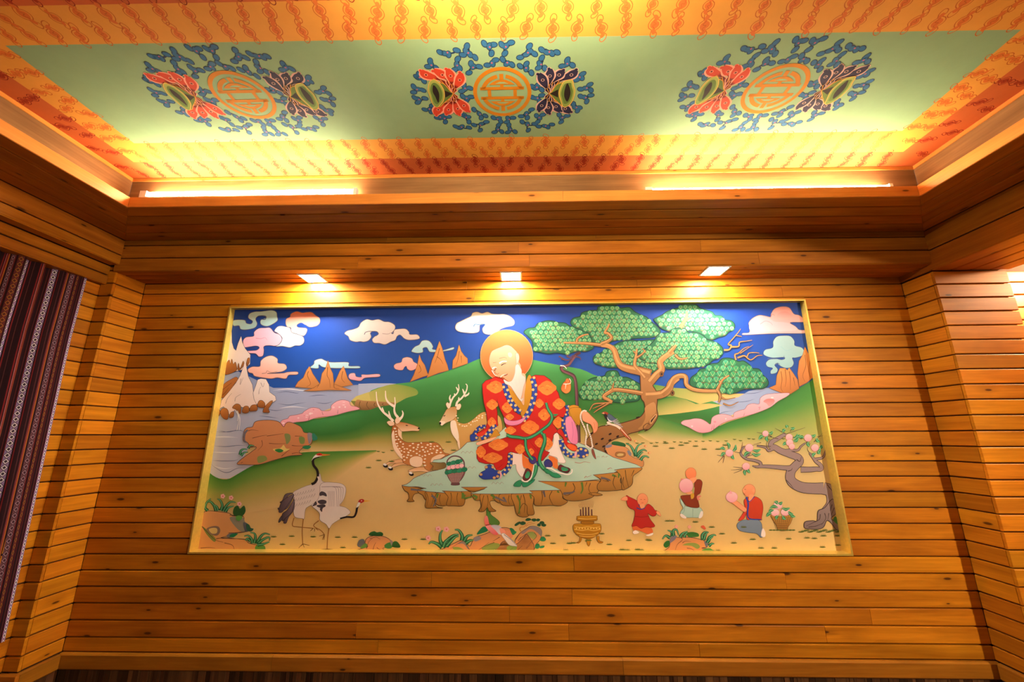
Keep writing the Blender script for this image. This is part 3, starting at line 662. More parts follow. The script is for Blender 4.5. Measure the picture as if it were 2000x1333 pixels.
crag('A', ['970 870 1000 820 1050 780 1080 710 1110 670 1140 740 1180 800 1210 840 1190 890 1080 880', '1340 850 1370 790 1400 720 1438 668 1460 730 1480 790 1530 850 1420 870', '1050 910 1150 880 1210 840 1230 740 1265 690 1288 612 1310 690 1335 740 1345 840 1420 870 1515 905 1300 900 1150 910'],
     ['1100 720 1090 760 1120 840 1080 870', '1285 680 1280 760 1300 800 1310 880', '1430 720 1420 790 1450 830', '1200 850 1180 880', '1345 840 1350 880 1400 890'], 'three brown peaks rising from the lake')
crag('C', ['560 925 600 850 640 740 662 625 685 690 720 740 750 830 770 850 700 870', '760 835 800 690 840 590 880 480 910 560 940 680 965 740 980 800 870 830 740 880', '1018 785 1025 690 1060 640 1092 520 1115 590 1150 640 1185 670 1185 725 1100 755'],
     ['660 740 680 800 650 830', '850 650 890 680 920 730', '880 560 860 640 830 720', '1095 590 1080 680 1060 740', '1115 640 1120 720'], 'brown needles of rock behind the green hill')
crag('G', ['1095 880 1160 850 1170 760 1200 690 1250 690 1270 710 1290 685 1330 740 1370 800 1385 885 1300 940 1220 930', '1385 870 1370 740 1385 620 1420 560 1440 480 1500 560 1540 780 1460 830'],
     ['1210 720 1220 800 1210 880 1230 920', '1290 720 1300 800 1300 900', '1330 780 1345 860', '1440 560 1450 660 1420 760 1440 820', '1490 620 1480 720 1500 790', '1250 700 1260 800 1250 870'], 'brown crags at the right edge of the mural', '#dd8f4e', '#b26a34')
# --- blossom banks
def blossom(frm, top, base, label):
    a = Art(cv); a.poly(pts(frm, top), '#f2b6c0', '#e99aa6', (.2, 1), out='#8d6064', ow=.8)
    P_ = smooth_closed(pts(frm, top))
    xs = [p[0] for p in P_]; ys = [p[1] for p in P_]
    a.cv.coat += 1; lv = a.cv.coat
    for k in range(90):
        x, y = rng.uniform(min(xs), max(xs)), rng.uniform(min(ys), max(ys))
        if inside((x, y), P_) and inside((x, y + 4), P_) and inside((x, y - 4), P_): a.blob(x, y, rng.uniform(1.5, 3), rng.uniform(1, 2), rng.choice(('#f7cdd2', '#e88c9c', '#f9dadb')), lvl=lv + rng.random() * .9, n=8)
    a.cv.coat += 1
    for q in base: a.line(pts(frm, q), .8, .4, '#7c5550')
    mpart(a, 'painted_blossom_bank', label)
blossom('A', '825 1225 850 1190 900 1175 920 1150 980 1140 1040 1125 1060 1105 1130 1070 1200 1078 1230 1100 1310 1095 1320 1050 1370 1010 1430 995 1490 1010 1510 1050 1560 1060 1590 1085 1480 1110 1330 1150 1190 1165 1080 1200 960 1215 900 1255 860 1262', ['1380 1130 1385 1090', '1240 1140 1230 1110', '1100 1190 1110 1150', '870 1260 880 1290'], 'pink blossom bank on the left shore')
blossom('G', '248 1225 270 1195 330 1185 380 1175 440 1180 490 1205 530 1230 545 1170 590 1140 650 1132 720 1145 750 1160 760 1120 820 1095 860 1085 890 1045 940 1030 1000 1035 1010 980 1060 945 1130 935 1200 930 1290 930 1270 960 1180 1010 1100 1070 950 1130 800 1170 660 1215 590 1260 520 1305 420 1310 320 1260', ['560 1280 565 1230', '540 1285 550 1240', '1000 1090 1010 1060', '850 1150 860 1120'], 'pink blossom bank on the right shore')
a = Art(cv); a.poly(pts('G', '1040 1010 1080 985 1140 990 1145 1020 1100 1060 1070 1030'), '#dd7878', '#e99a9a'); mpart(a, 'painted_blossom', 'red blossom in the right bank')
# --- rocks and plants ---------------------------------------------------
BASE = cv.coat
def grass(a, x, y, w):
    a.leaf(x - w, y, x + w, y, 2.6, '#5a6428', bend=0)
    for k in (-.4, 0, .35): a.line([(x + k * w, y), (x + k * w * 1.5, y - w * .55)], .9, .3, '#6c7433', sm=False)
def plant(a, frm, leaves, w=5.5, c1='#1f6b45', c2='#58b07a', bend=.25):
    for q in leaves:
        p = pts(frm, q); p2 = smooth_open(p, 5); m = len(p2)
        a.line(p, w * 1.25, w * .35, '#123f2a'); a.line(p, w * .9, w * .15, c1, col2=c2); a.line(p, .7, .3, '#8fd0a2')
def rock(frm, body, lines, label, greens=(), c1='#d08a5c', c2='#c48050', extra=None):
    cv.coat = BASE; a = Art(cv)
    for q in body: a.poly(pts(frm, q), c1, c2, (.4, 1), out='#4d3a3c', ow=1.0)
    for (q, c) in greens: a.poly(pts(frm, q), c, out=None)
    for q in lines: a.line(pts(frm, q), 1.2, .4, '#5f4036')
    if extra: extra(a)
    return mpart(a, 'painted_rock', label)
def ex(a):
    for q, c in (('475 130 470 90 500 50 520 55 495 90 490 150 515 170 480 165', '#6d6a78'), ('870 90 920 95 925 150 890 190 880 150', '#7d8a52'), ('1090 85 1140 90 1130 150 1105 185', '#8a7f88'), ('1010 120 1060 125 1060 180 1020 180', '#7a8a4a'), ('610 310 680 300 700 340 620 370', '#8a9450')): a.poly(pts('B', q), c)
    a.poly(pts('B', '760 235 830 225 860 195 885 230 920 235 860 262 780 255'), '#dcc06e'); a.poly(pts('B', '775 245 820 232 860 252 820 270'), '#2f7f3e')
    a.poly(pts('B', '1135 90 1160 88 1188 130 1165 152 1140 148'), '#2c7a62'); a.poly(pts('B', '1040 215 1080 200 1125 210 1100 235 1060 232'), '#2f8050')
    for q in ('520 60 560 50 620 60', '560 130 640 110 700 100', '650 150 655 200 610 250', '540 220 600 210', '700 110 800 95 860 85', '720 180 800 185 880 180', '940 200 1000 205 1090 200', '970 110 1040 110', '840 305 900 255 920 245', '450 370 470 360', '940 280 990 270 1060 285'): a.line(pts('B', q), 1.2, .4, '#6b4436')
    plant(a, 'B', ['440 290 450 250 480 235 510 240', '450 300 480 270 520 265', '520 230 540 200 580 205'], 4.5)
rock('B', ['470 130 480 60 510 30 560 20 590 -30 700 -45 810 -30 860 20 880 -10 920 -25 1010 10 1040 40 1060 75 1130 85 1140 130 1120 190 1060 215 1010 260 1040 290 930 300 850 320 760 345 620 385 480 385 410 378 470 320 540 270 600 220 540 210 515 175 480 165'], [], 'layered brown rock beside the water', extra=ex)
def ex(a):
    for q, c in (('340 900 420 890 480 910 490 1030 420 1010', '#8d8a78'), ('470 945 520 960 530 1020 490 1030', '#5c6470'), ('80 980 200 1090 190 1130 120 1060', '#7e8c48'), ('310 1075 340 1050 400 1050 340 1090', '#6c7078'), ('590 1170 670 1165 680 1220 600 1235', '#5c9440'), ('220 1210 310 1220 290 1240 230 1235', '#8b9a4a')): a.poly(pts('B', q), c)
    a.poly(pts('B', '120 1000 180 978 235 985 250 1030 220 1070 160 1060 130 1030'), '#8a7062'); a.poly(pts('B', '140 1010 185 995 220 1005 215 1045 170 1050'), '#d9bd78')
    for q in ('70 980 130 1040 200 1110 280 1135', '210 1100 300 1090 400 1100 500 1110', '290 1140 370 1165 385 1230', '60 1190 140 1185 200 1190', '60 1220 110 1215', '340 870 420 880 480 880', '330 1045 420 1040 500 1025'): a.line(pts('B', q), 1.3, .5, '#5d4034')
    plant(a, 'B', ['210 830 190 780 150 740 110 760 95 800', '230 830 215 790 185 770', '255 830 270 780 250 730 220 715', '280 835 310 780 350 745 400 750', '300 838 330 800 380 785', '130 830 105 800 120 750 160 712'], 5.5)
    plant(a, 'B', ['560 1145 550 1100 520 1070 480 1075', '575 1145 590 1090 580 1050 540 1040', '600 1150 640 1080 680 1050 730 1060', '605 1155 660 1110 720 1085 725 1120', '610 1160 670 1150 725 1130', '540 1120 510 1100 495 1120'], 5.5)
    for x, y in ((275, 690), (355, 705), (435, 765)): 
        for k in range(5): a.blob(380 + x / 4.938 + 2.6 * math.cos(k * 1.257), 830 + y / 4.938 + 2.6 * math.sin(k * 1.257), 2.2, 2.2, '#f3b6b4', n=8)
        a.blob(380 + x / 4.938, 830 + y / 4.938, 1.2, 1.2, '#c94f4a', n=8)
    a.poly(pts('B', '375 860 385 800 420 780 440 810 480 780 495 830 470 875 420 890'), '#2d5a2c'); a.poly(pts('B', '400 890 430 875 465 890 440 925 410 920'), '#58a04a')
    a.poly(pts('B', '500 960 530 965 545 995 572 1005 550 1030 510 1020'), '#2c5f4c'); a.poly(pts('B', '340 1080 360 1055 420 1050 380 1085'), '#1f7a52')
rock('B', ['0 1245 40 1100 60 960 80 860 130 832 240 840 340 855 370 880 470 885 480 930 500 960 500 1030 400 1045 330 1070 260 1095 480 1105 520 1140 620 1165 675 1170 680 1225 650 1250 300 1255'], [], 'brown flowering rock ledge in the bottom left corner', extra=ex, c1='#dc9e66', c2='#d6975a')
def ex(a):
    for q, c in (('105 975 130 915 180 905 190 960 150 1000', '#5d6472'), ('140 1000 200 950 225 985 180 1010', '#5f8f45'), ('420 970 480 940 520 970 490 1010 430 1005', '#3f8044'), ('480 910 520 940 500 980', '#8a8088')): a.poly(pts('I', q), c)
    for q in ('245 860 250 830 300 812 330 825 370 820 400 835 395 865 330 870', '520 935 560 930 595 970 595 1000 540 1000 505 985'): a.poly(pts('I', q), '#2c6a34', '#1d4a28')
    for q in ('250 900 320 880 370 905', '230 980 210 1010 240 930 280 900', '330 1000 360 1020 430 1035', '280 1050 300 980 320 940', '200 1060 215 1020'): a.line(pts('I', q), 1.1, .4, '#5d4034')
rock('I', ['85 1075 130 1020 190 1000 200 920 240 880 330 862 430 880 490 920 510 970 440 1000 400 1010 440 1060 440 1078'], [], 'small mossy brown stone at the foot of the mural', extra=ex, c1='#d39066', c2='#d89a5c')
def ex(a):
    for q, c in (('1200 1000 1290 1000 1350 1060 1260 1070', '#84954a'), ('1540 1000 1640 950 1740 960 1700 1020 1560 1030', '#86984c'), ('1820 1000 1900 960 1940 1010 1860 1070', '#7d9848'), ('1380 1000 1330 930 1300 930 1260 960 1330 960 1400 1060', '#8d7f80'), ('1440 890 1500 870 1530 900 1460 930', '#8d8a92'), ('1760 840 1820 800 1890 830 1880 890 1800 870', '#e0906c')): a.poly(pts('I', q), c)
    for q in ('1410 1070 1380 1000 1330 930 1270 950 1180 1010', '1450 1060 1540 1000 1620 940', '1560 1060 1700 1010', '1680 940 1560 990', '1740 880 1660 930', '1860 1070 1900 1000', '1950 1060 2000 980'): a.line(pts('I', q), 1.2, .4, '#5d4034')
    a.poly(pts('I', '1480 850 1500 810 1550 760 1595 770 1600 810 1540 835'), '#1f7a52'); a.poly(pts('I', '1860 790 1890 780 1925 830 1890 855'), '#2a7f58')
    plant(a, 'I', ['1080 1000 1030 960 960 935 925 960', '1095 985 1060 920 1060 850 1085 800', '1115 990 1150 910 1210 860 1270 850', '1130 985 1170 940 1230 880 1270 870', '1310 920 1310 860 1270 800 1225 795', '1330 930 1370 870 1430 855', '1350 950 1400 920 1440 915', '1090 1000 1120 930 1180 880', '1040 1050 990 1050 965 1045'], 7)
    for x, y in ((1035, 785), (1130, 790), (920, 890)):
        for k in range(5): a.blob(680 + x / 5.882 + 3 * math.cos(k * 1.257), 900 + y / 5.882 + 3 * math.sin(k * 1.257), 2.6, 2.6, '#f4b0b0', n=8)
        a.blob(680 + x / 5.882, 900 + y / 5.882, 1.3, 1.3, '#d04a58', n=8)
rock('I', ['975 1085 1080 1020 1200 960 1300 915 1350 930 1400 985 1450 890 1560 850 1680 800 1780 770 1870 790 1890 860 1850 920 1930 960 2000 900 2060 850 2060 1085'], [], 'brown rocks and ferns under the pheasant', extra=ex, c1='#cf8c60', c2='#e0a060')
def ex(a):
    a.poly(pts('S', '860 420 980 350 1150 385 1225 470 1215 600 1130 520 1000 430 900 440 780 540 720 500'), '#8f807e'); a.poly(pts('S', '870 520 960 490 1040 505 1100 600 1040 680 960 640 920 590'), '#8c9c52', '#a8a45c')
    for q in ('590 680 720 500 860 410', '650 720 760 600 880 520 960 490', '1040 505 1100 600 990 720 830 890', '720 620 640 700', '850 900 950 800'): a.line(pts('S', q), .9, .3, '#5f4036')
    for q in ('560 330 600 280 680 240 720 260 680 300 600 350', '690 270 760 235 830 260 830 300 760 325 700 305', '830 190 880 155 950 165 965 200 900 225 840 220', '970 200 1000 170 1080 170 1090 220 1030 240', '1090 190 1140 165 1190 195 1150 235 1095 225', '1110 330 1140 290 1190 290 1200 340 1160 360', '1170 280 1200 235 1270 240 1290 290 1230 310', '1210 330 1250 290 1330 310 1325 350 1270 365'): a.poly(pts('S', q), '#2f4a2c', '#1e5a3a')
    a.line(pts('S', '720 480 690 430 720 380 800 370 830 330 900 270 990 260'), 2.2, 1, '#d08a3c'); a.line(pts('S', '840 360 900 320 1060 280'), 1.6, .6, '#c8783c')
    for q in ('1180 690 1230 610 1290 620 1330 680 1290 720 1220 720', '1060 880 1075 800 1150 780 1180 850 1130 905', '1180 890 1200 840 1290 830 1270 880', '440 410 500 400 550 460 610 490 580 540 520 545 480 490'): a.poly(pts('S', q), '#1f7a50', '#2f9060')
rock('S', ['-40 1065 60 960 180 860 240 760 350 720 560 860 580 690 700 520 860 410 980 350 1150 385 1225 470 1215 600 1160 720 1100 780 1050 900 1000 1000 960 1065'], [], 'tall leaning brown rock with small shrubs', extra=ex, c1='#c98a58', c2='#e0965c')
def ex(a):
    a.poly(pts('Q', '120 1130 150 1040 220 1030 200 1080 150 1120'), '#7e7484'); a.poly(pts('Q', '300 1160 380 1130 490 1135 540 1180 500 1210 420 1170'), '#86984c'); a.poly(pts('Q', '560 1230 660 1200 720 1230 770 1275 640 1278'), '#5f9a44', '#2f7a3a'); a.poly(pts('Q', '600 1110 640 1105 655 1150 625 1185 605 1150'), '#6f6c7c')
    for q in ('290 1100 230 1150 200 1230', '300 1130 340 1105 420 1110', '360 1200 420 1210 480 1250', '280 1060 300 1080 280 1110'): a.line(pts('Q', q), 1.2, .4, '#5d4034')
    plant(a, 'Q', ['160 1040 150 980 95 955', '180 1030 175 960 220 950 250 1020', '130 1060 70 1030 25 1080', '270 1050 300 1000 370 970', '320 1050 350 1000 390 990', '575 1090 570 1020 610 980 660 985', '590 1090 620 1010 650 980', '640 1130 670 1050 730 1020 760 1030', '660 1170 700 1140 735 1140', '650 1110 680 1070 720 1040'], 5.5)
    a.poly(pts('Q', '40 1160 70 1110 120 1100 115 1170 70 1195'), '#2a6a2c'); a.poly(pts('Q', '360 1010 380 985 450 980 515 1000 520 1040 440 1050 380 1045'), '#2f6b2a', '#3f7f36')
    for x, y in ((215, 905), (395, 910)):
        for k in range(4): a.blob(1290 + x / 7.014 + 2 * math.cos(k * 1.57), 900 + y / 7.014 + 2 * math.sin(k * 1.57), 1.9, 1.9, '#f0a890', n=8)
    a.poly(pts('Q', '550 905 590 890 620 930 600 945'), '#e0603c')
rock('Q', ['0 1275 60 1230 120 1180 130 1100 160 1045 280 1060 330 1050 430 1055 540 1080 600 1105 640 1180 560 1200 650 1210 760 1278'], [], 'brown rock with curling ferns right of the incense burner', extra=ex, c1='#cc8a5c', c2='#dd9858')
# scattered tufts of grass
cv.coat = BASE; a = Art(cv)
for q in ('535 1049 570 1048 612 1049 660 1050 693 1050 552 1064 670 1070 740 900 765 902 843 864 876 864 886 880 720 914 1070 1047 1100 1047 1080 1062 1112 1062 1120 1061 1148 1057 1175 1043 1150 1056 1190 1064 1228 1056 1268 1056 1225 1075 1252 1075 1266 1055 1304 1018 1312 1018 1358 1020 1410 1043 1433 1061 1402 1076 1470 1054 1486 1071 1512 1071 1540 1053 1576 1051 1606 1069 1608 1047 1635 1047 1105 1075 1158 1077 1215 1074 1245 1074 1390 1030 1100 1046 808 1073 790 1054 827 1054 1416 870 1402 878 1375 878 1340 866 1358 872 1300 866 1280 872 1312 876 1636 1065 1590 1052 1452 1030 1330 870'.split(),):
    v = [float(t) for t in q]
    for k in range(0, len(v), 2): grass(a, v[k], v[k + 1], 6.5)
tufts = mpart(a, 'painted_grass', 'small tufts of grass scattered on the sand'); tufts['kind'] = 'stuff'

# --- cranes -------------------------------------------------------------
def crane_back():
    cv.coat = BASE + 10; a = Art(cv)
    for q in ('960 900 945 970 990 985 1150 1000', '1050 910 1040 1020 1045 1150'): a.line(pts('B', q), 1.9, 1.6, '#a5703c')
    for q in ('1145 1000 1120 1025', '1160 1000 1160 1030', '1170 1000 1195 1020', '1045 1150 1005 1190', '1045 1150 1060 1185', '1045 1150 1110 1165', '1045 1150 1030 1170'): a.line(pts('B', q), 1.4, .8, '#7d5830', sm=False)
    a.poly(pts('B', '950 660 1010 620 1080 590 1140 570 1180 520 1210 470 1230 540 1270 560 1300 610 1260 700 1180 750 1100 790 1070 820 1060 905 1040 905 970 890 955 820 960 740'), '#d6c6c0', '#e4d6cc', (0, 1), out='#8f7f7a')
    for k in range(22):
        x = 975 + (k % 8) * 26 + (k // 8) * 8; y = 665 + (k // 8) * 48 - (k % 8) * 7; a.line(pts('B', '%f %f %f %f %f %f' % (x, y, x - 8, y + 18, x - 24, y + 32)), .8, .3, '#8b7b78')
    for q in ('950 660 880 670 850 730 825 750 870 760 900 690', '960 680 900 760 850 800 805 805 830 830 900 800', '965 700 930 790 860 860 820 910 815 945 860 900 920 820', '965 740 945 830 890 880 860 940 885 950 910 890 960 820', '960 670 870 720 830 770 815 840 850 840 910 760', '965 720 900 820 850 860 850 930 880 900 940 840'): a.poly(pts('B', q), '#4a3d44', '#7c6a72', (1, 0), out='#2b2228', ow=.8)
    a.line(pts('B', '1130 575 1165 555 1190 500 1185 440 1150 390 1145 340 1170 315 1205 305'), 5.0, 4.4, '#231a1a'); a.line(pts('B', '1190 500 1200 530 1190 560'), 3, 2, '#e6d8cf')
    a.poly(pts('B', '1130 350 1150 310 1180 285 1215 285 1230 300 1190 310 1150 325'), '#ece4da', sm=True); a.poly(pts('B', '1175 285 1210 272 1235 285 1225 298 1190 297'), '#c9301f'); a.poly(pts('B', '1230 283 1310 288 1305 293 1232 302'), '#dc7a2c', sm=False); a.blob(380 + 1205 / 4.938, 830 + 288 / 4.938, .9, .9, '#141010', n=8)
    return mpart(a, 'painted_crane', 'grey crane standing upright with its red head raised')
crane_back()
def crane_front():
    cv.coat = BASE + 60; a = Art(cv)
    for q in ('1200 925 1150 975 1220 1020 1255 1060', '1300 990 1285 1090 1280 1200'): a.line(pts('B', q), 2.0, 1.6, '#a5703c')
    for q in ('1255 1060 1205 1075', '1255 1060 1235 1110', '1255 1060 1250 1110', '1280 1200 1220 1215', '1280 1200 1240 1232', '1280 1200 1290 1235', '1280 1200 1345 1212'): a.line(pts('B', q), 1.4, .9, '#7d5830', sm=False)
    a.poly(pts('B', '1130 780 1170 750 1200 700 1210 640 1215 580 1260 556 1340 558 1420 570 1460 610 1455 680 1430 740 1400 780 1460 800 1505 845 1450 890 1390 920 1330 960 1300 1000 1270 960 1210 920 1205 850'), '#ddd0cc', '#e8dcd4', (0, 1), out='#8f7f7a')
    for k in range(4): a.line(pts('B', '%d 600 %d 600 %d 640 %d 790' % (1225, 1340 + k * 22, 1370 + k * 22, 1375 + k * 12)), .9, .5, '#8d7e80')
    for k in range(5): a.line(pts('B', '%d 640 %d 790' % (1290 + k * 14, 1300 + k * 12)), .7, .4, '#9a8a8a', sm=False)
    for q in ('1210 660 1230 645 1265 660 1275 690 1240 680 1212 685', '1190 740 1230 725 1270 735 1265 760 1215 765', '1150 770 1170 740 1180 770 1140 785', '1180 780 1250 770 1262 790 1215 800', '1212 815 1230 790 1255 785 1235 810 1230 840'): a.poly(pts('B', q), '#4c4148', out='#2b2228', ow=.6)
    a.line(pts('B', '1405 905 1470 890 1535 890 1560 850 1570 800 1590 755 1625 735'), 3.0, 4.8, '#231a1a'); a.poly(pts('B', '1560 800 1580 750 1605 735 1590 780'), '#ece4da')
    a.poly(pts('B', '1580 745 1595 722 1625 718 1640 735 1620 752 1595 750'), '#b22a24'); a.blob(380 + 1612 / 4.938, 830 + 734 / 4.938, 1.1, 1.1, '#e8d8c0', n=8); a.poly(pts('I', '185 452 265 463 185 478'), '#e0a83c', sm=False)
    return mpart(a, 'painted_crane', 'pale crane bending its neck forward in front of the other')
crane_front()

# --- deer ---------------------------------------------------------------
def spots(a, poly, n, sx, sy, col='#f5e6cf', seed=1):
    r = random.Random(seed); P_ = smooth_closed(poly); xs = [p[0] for p in P_]; ys = [p[1] for p in P_]; done_ = []
    cv.coat += 1; lv = cv.coat
    for k in range(n * 12):
        x, y = r.uniform(min(xs), max(xs)), r.uniform(min(ys), max(ys))
        if not inside((x, y), P_) or any(abs(x - u) < sx * 2.2 and abs(y - w) < sy * 2.6 for u, w in done_): continue
        done_.append((x, y)); a.blob(x, y, sx * r.uniform(.7, 1.1), sy * r.uniform(.7, 1.1), col, rot=r.uniform(-.3, .3), n=8, lvl=lv)
        if len(done_) >= n: break
cv.coat = BASE + 10; a = Art(cv)
a.poly(pts('D', '1000 250 1020 200 1060 180 1075 240 1130 265 1190 255 1250 215 1300 170 1360 140 1420 150 1540 200 1540 400 1300 460 1200 470 1130 520 1100 555 1085 500 1060 440 1010 360'), '#c99a56', '#d2a45e', (1, 0), out='#6a4a26')
a.poly(pts('D', '1000 250 1050 235 1070 300 1090 400 1085 470 1060 440 1010 360'), '#f1dcc6'); a.poly(pts('D', '1085 420 1100 480 1100 550 1075 480'), '#ecd2b4')
a.poly(pts('D', '885 250 900 215 930 160 960 110 1000 90 1055 85 1070 130 1060 190 1020 230 960 255 905 285'), '#b98a4c', '#e6cba4', (-.3, 1), out='#6a4a26'); a.poly(pts('D', '880 245 905 240 940 245 930 270 900 287'), '#f0dcc8'); a.blob(700 + 888 / 5.553, 780 + 262 / 5.553, 2, 2.6, '#241a18', n=10)
a.poly(pts('D', '950 60 965 35 985 50 1000 85 975 105'), '#f0d8be', out='#8a6238'); a.poly(pts('D', '1060 100 1075 60 1105 50 1115 75 1100 110 1075 118'), '#f0d8be', out='#8a6238'); a.line(pts('D', '925 185 945 175'), 2, 1, '#2a1a10')
for q in ('990 75 1000 40 1030 -20 1070 -60 1090 -110 1085 -160', '1005 30 990 -10 1000 -45', '1050 -40 1040 -60', '1060 80 1075 30 1120 -10 1150 -50 1175 -100 1180 -145 1165 -165', '1090 15 1090 -20', '1150 -30 1190 -50 1200 -70', '1150 -60 1130 -110', '1085 -90 1060 -130'): a.line(pts('D', q), 4.2, 1.4, '#f1dcc8')
spots(a, pts('D', '1050 190 1080 180 1090 250 1140 275 1210 250 1280 200 1370 145 1390 180 1300 230 1220 280 1110 300 1070 260'), 44, 1.7, 1.4)
mpart(a, 'painted_deer', 'spotted deer with antlers half hidden behind the old man')
cv.coat = BASE + 10; a = Art(cv)
for q in ('470 650 400 660 330 680 290 710 300 725 350 700 480 690', '490 690 400 700 360 730 350 745 380 740 480 712 540 720', '740 740 640 740 560 765 540 785 580 790 680 785 790 795'): a.poly(pts('D', q), '#dfa06a', '#efc79c', (0, 1), out='#7d5430')
a.poly(pts('D', '360 370 370 300 400 270 450 280 460 330 440 400 470 440 530 470 640 470 780 466 860 480 905 530 930 580 990 600 940 620 900 650 850 690 800 740 770 780 720 750 700 700 640 740 560 720 490 690 460 620 390 540 365 450'), '#a9612c', '#c98248', (.2, 1), out='#5b3418')
a.poly(pts('D', '362 380 385 340 395 420 410 500 460 580 480 650 430 610 385 540 365 450'), '#f1d3b6'); a.poly(pts('D', '560 650 620 620 690 640 690 710 640 738 570 715'), '#f0cfb0'); a.poly(pts('D', '800 640 880 600 940 610 880 650 830 680 790 690'), '#efc9a6')
a.poly(pts('D', '440 300 470 330 470 400 480 440 440 400 430 350'), '#eecba8')
a.poly(pts('D', '395 270 440 250 500 255 560 270 620 290 660 310 655 345 590 345 520 350 470 350 440 320'), '#c07a3a', '#e9c59e', (0, 1), out='#6b4020'); a.blob(700 + 656 / 5.553, 780 + 318 / 5.553, 2, 1.8, '#17110f', n=10); a.line(pts('D', '515 285 540 288'), 2.2, 1, '#241508')
a.poly(pts('D', '310 250 340 235 385 245 390 280 350 292 325 275'), '#eec9a8', out='#8a5a34'); a.poly(pts('D', '400 220 430 190 455 210 450 250 420 270 400 255'), '#efcdb0', out='#8a5a34')
for q in ('380 240 330 190 280 150 245 110 215 60 200 0 195 -80', '270 140 260 90', '345 205 330 130', '430 200 400 160 390 110 400 50 395 -20', '390 80 330 40 300 -10 295 -90', '445 225 475 190 485 155 475 125'): a.line(pts('D', q), 5.2, 1.6, '#f3e2d2')
spots(a, pts('D', '490 480 640 478 780 475 860 490 900 550 880 590 760 600 740 640 720 740 710 680 690 620 560 620 500 680 480 620 430 540 400 480 385 380 400 310 430 400 470 460'), 95, 2.4, 1.5, seed=4)
for x, y in ((295, 725), (350, 755), (575, 815)): a.blob(700 + x / 5.553, 780 + y / 5.553, 5, 3.4, '#1d1718', rot=.3, n=10); a.blob(700 + (x - 6) / 5.553, 780 + (y - 14) / 5.553, 3.5, 2.2, '#efe6e0', rot=.3, n=10)
mpart(a, 'painted_deer', 'spotted stag with antlers lying on the sand, looking right')

# --- great pine ---------------------------------------------------------
def fans(a, poly, dx, dy, cols, seed):
    r = random.Random(seed); xs = [p[0] for p in poly]; ys = [p[1] for p in poly]
    cv.coat += 1; lv = cv.coat; cv.coat += 2; row = 0; y = min(ys)
    while y < max(ys) + dy:
        x = min(xs) + (row % 2) * dx * .5
        while x < max(xs):
            px, py = x + r.uniform(-1.2, 1.2), y + r.uniform(-.8, .8)
            if inside((px, py), poly) and inside((px - dx * .4, py), poly) and inside((px + dx * .4, py), poly) and inside((px, py - dy * .5), poly):
                w, h = dx * .66, dy * 1.15
                p = [(px - w * .55, py + h * .22), (px - w * .78, py - h * .08), (px - w * .5, py - h * .48), (px, py - h * .62), (px + w * .5, py - h * .48), (px + w * .78, py - h * .08), (px + w * .55, py + h * .22), (px, py + h * .34)]
                a.poly(p, r.choice(cols), '#2f8050', (0, 1), sm=False, lvl=lv + (row % 40) * .02)
                for t in (-.5, 0, .5): a.line([(px, py + h * .25), (px + t * w, py - h * .4)], .45, .3, '#d8c88a' if t else '#3f8f60', sm=False, lvl=lv + 1.0)
                a.line([(px - w * .5, py + h * .3), (px, py + h * .42), (px + w * .5, py + h * .3)], .9, .5, '#8a4a2c' if r.random() < .6 else '#1c4a30', sm=False, lvl=lv + 1.5)
            x += dx
        y += dy; row += 1
MINT = ('#57a377', '#62ae80', '#4e9a6b', '#70b688', '#7cb878')
FOL = [('G', '330 830 345 780 400 740 430 700 490 690 530 650 600 640 640 600 700 592 760 605 800 625 850 620 910 660 930 690 1000 700 1030 750 1080 800 1085 850 1040 885 960 890 880 890 820 905 770 930 700 935 640 925 590 900 500 890 420 880 350 865', 13, 11, ('#3fa077', '#4aa981', '#3f9a60', '#5cb585')),
       ('F', '625 920 640 860 680 800 740 760 810 745 860 735 880 700 930 685 980 695 1010 745 1070 750 1140 785 1195 820 1200 870 1195 920 1170 965 1080 980 980 985 900 965 830 950 740 955 660 950', 10, 9, MINT),
       ('F', '110 330 150 295 210 285 240 250 320 225 390 228 420 240 490 245 540 275 600 290 660 320 720 345 740 400 760 460 740 490 680 510 620 505 560 520 500 535 420 520 340 530 270 515 200 500 190 420 150 370', 9.5, 8, MINT),
       ('F', '545 240 570 200 630 185 650 150 720 130 790 125 800 95 870 80 960 82 1010 105 1090 100 1140 140 1200 170 1250 190 1290 230 1330 260 1375 310 1365 350 1300 380 1200 385 1050 395 950 410 880 440 760 440 720 350 640 310 570 280', 9.5, 8.2, MINT),
       ('F', '755 570 780 540 830 520 880 480 950 450 1010 420 1100 405 1180 410 1300 400 1380 420 1420 500 1390 600 1350 690 1280 710 1200 690 1090 660 1000 660 900 660 830 640 770 620', 9.5, 8.2, MINT),
       ('V', '640 290 700 250 780 210 850 160 950 120 1060 90 1080 50 1200 35 1330 50 1390 100 1480 130 1590 165 1640 220 1740 230 1800 290 1900 310 1955 370 1940 450 1860 490 1800 550 1680 580 1600 620 1500 600 1440 540 1300 490 1100 470 900 480 760 430 700 360', 9.5, 8.2, MINT + ('#8ccca2',)),
       ('V', '660 610 690 550 780 510 890 500 940 450 1050 425 1150 440 1210 500 1330 500 1440 550 1500 615 1600 640 1700 690 1760 760 1760 840 1700 910 1600 950 1540 1010 1450 1040 1300 1070 1180 1090 1000 1090 850 1090 760 1040 650 1000 560 1000 480 960 420 930 380 850 500 760 600 680', 9.5, 8.2, MINT)]
cv.coat = BASE; foliage = []
for k, (f, q, dx, dy, cs) in enumerate(FOL):
    a = Art(cv); P_ = smooth_closed(pts(f, q)); a.poly(pts(f, q), '#2c6a48', '#24603f', (0, 1), out='#173c2c', ow=1.8); fans(a, P_, dx, dy, cs, 20 + k); foliage.append((a, P_))
labels = ('dark green lowest crown of the pine', 'crown left of the trunk fork', 'crown beside the halo', 'top middle crown', 'middle crown', 'top right crown', 'right crown above the stream')
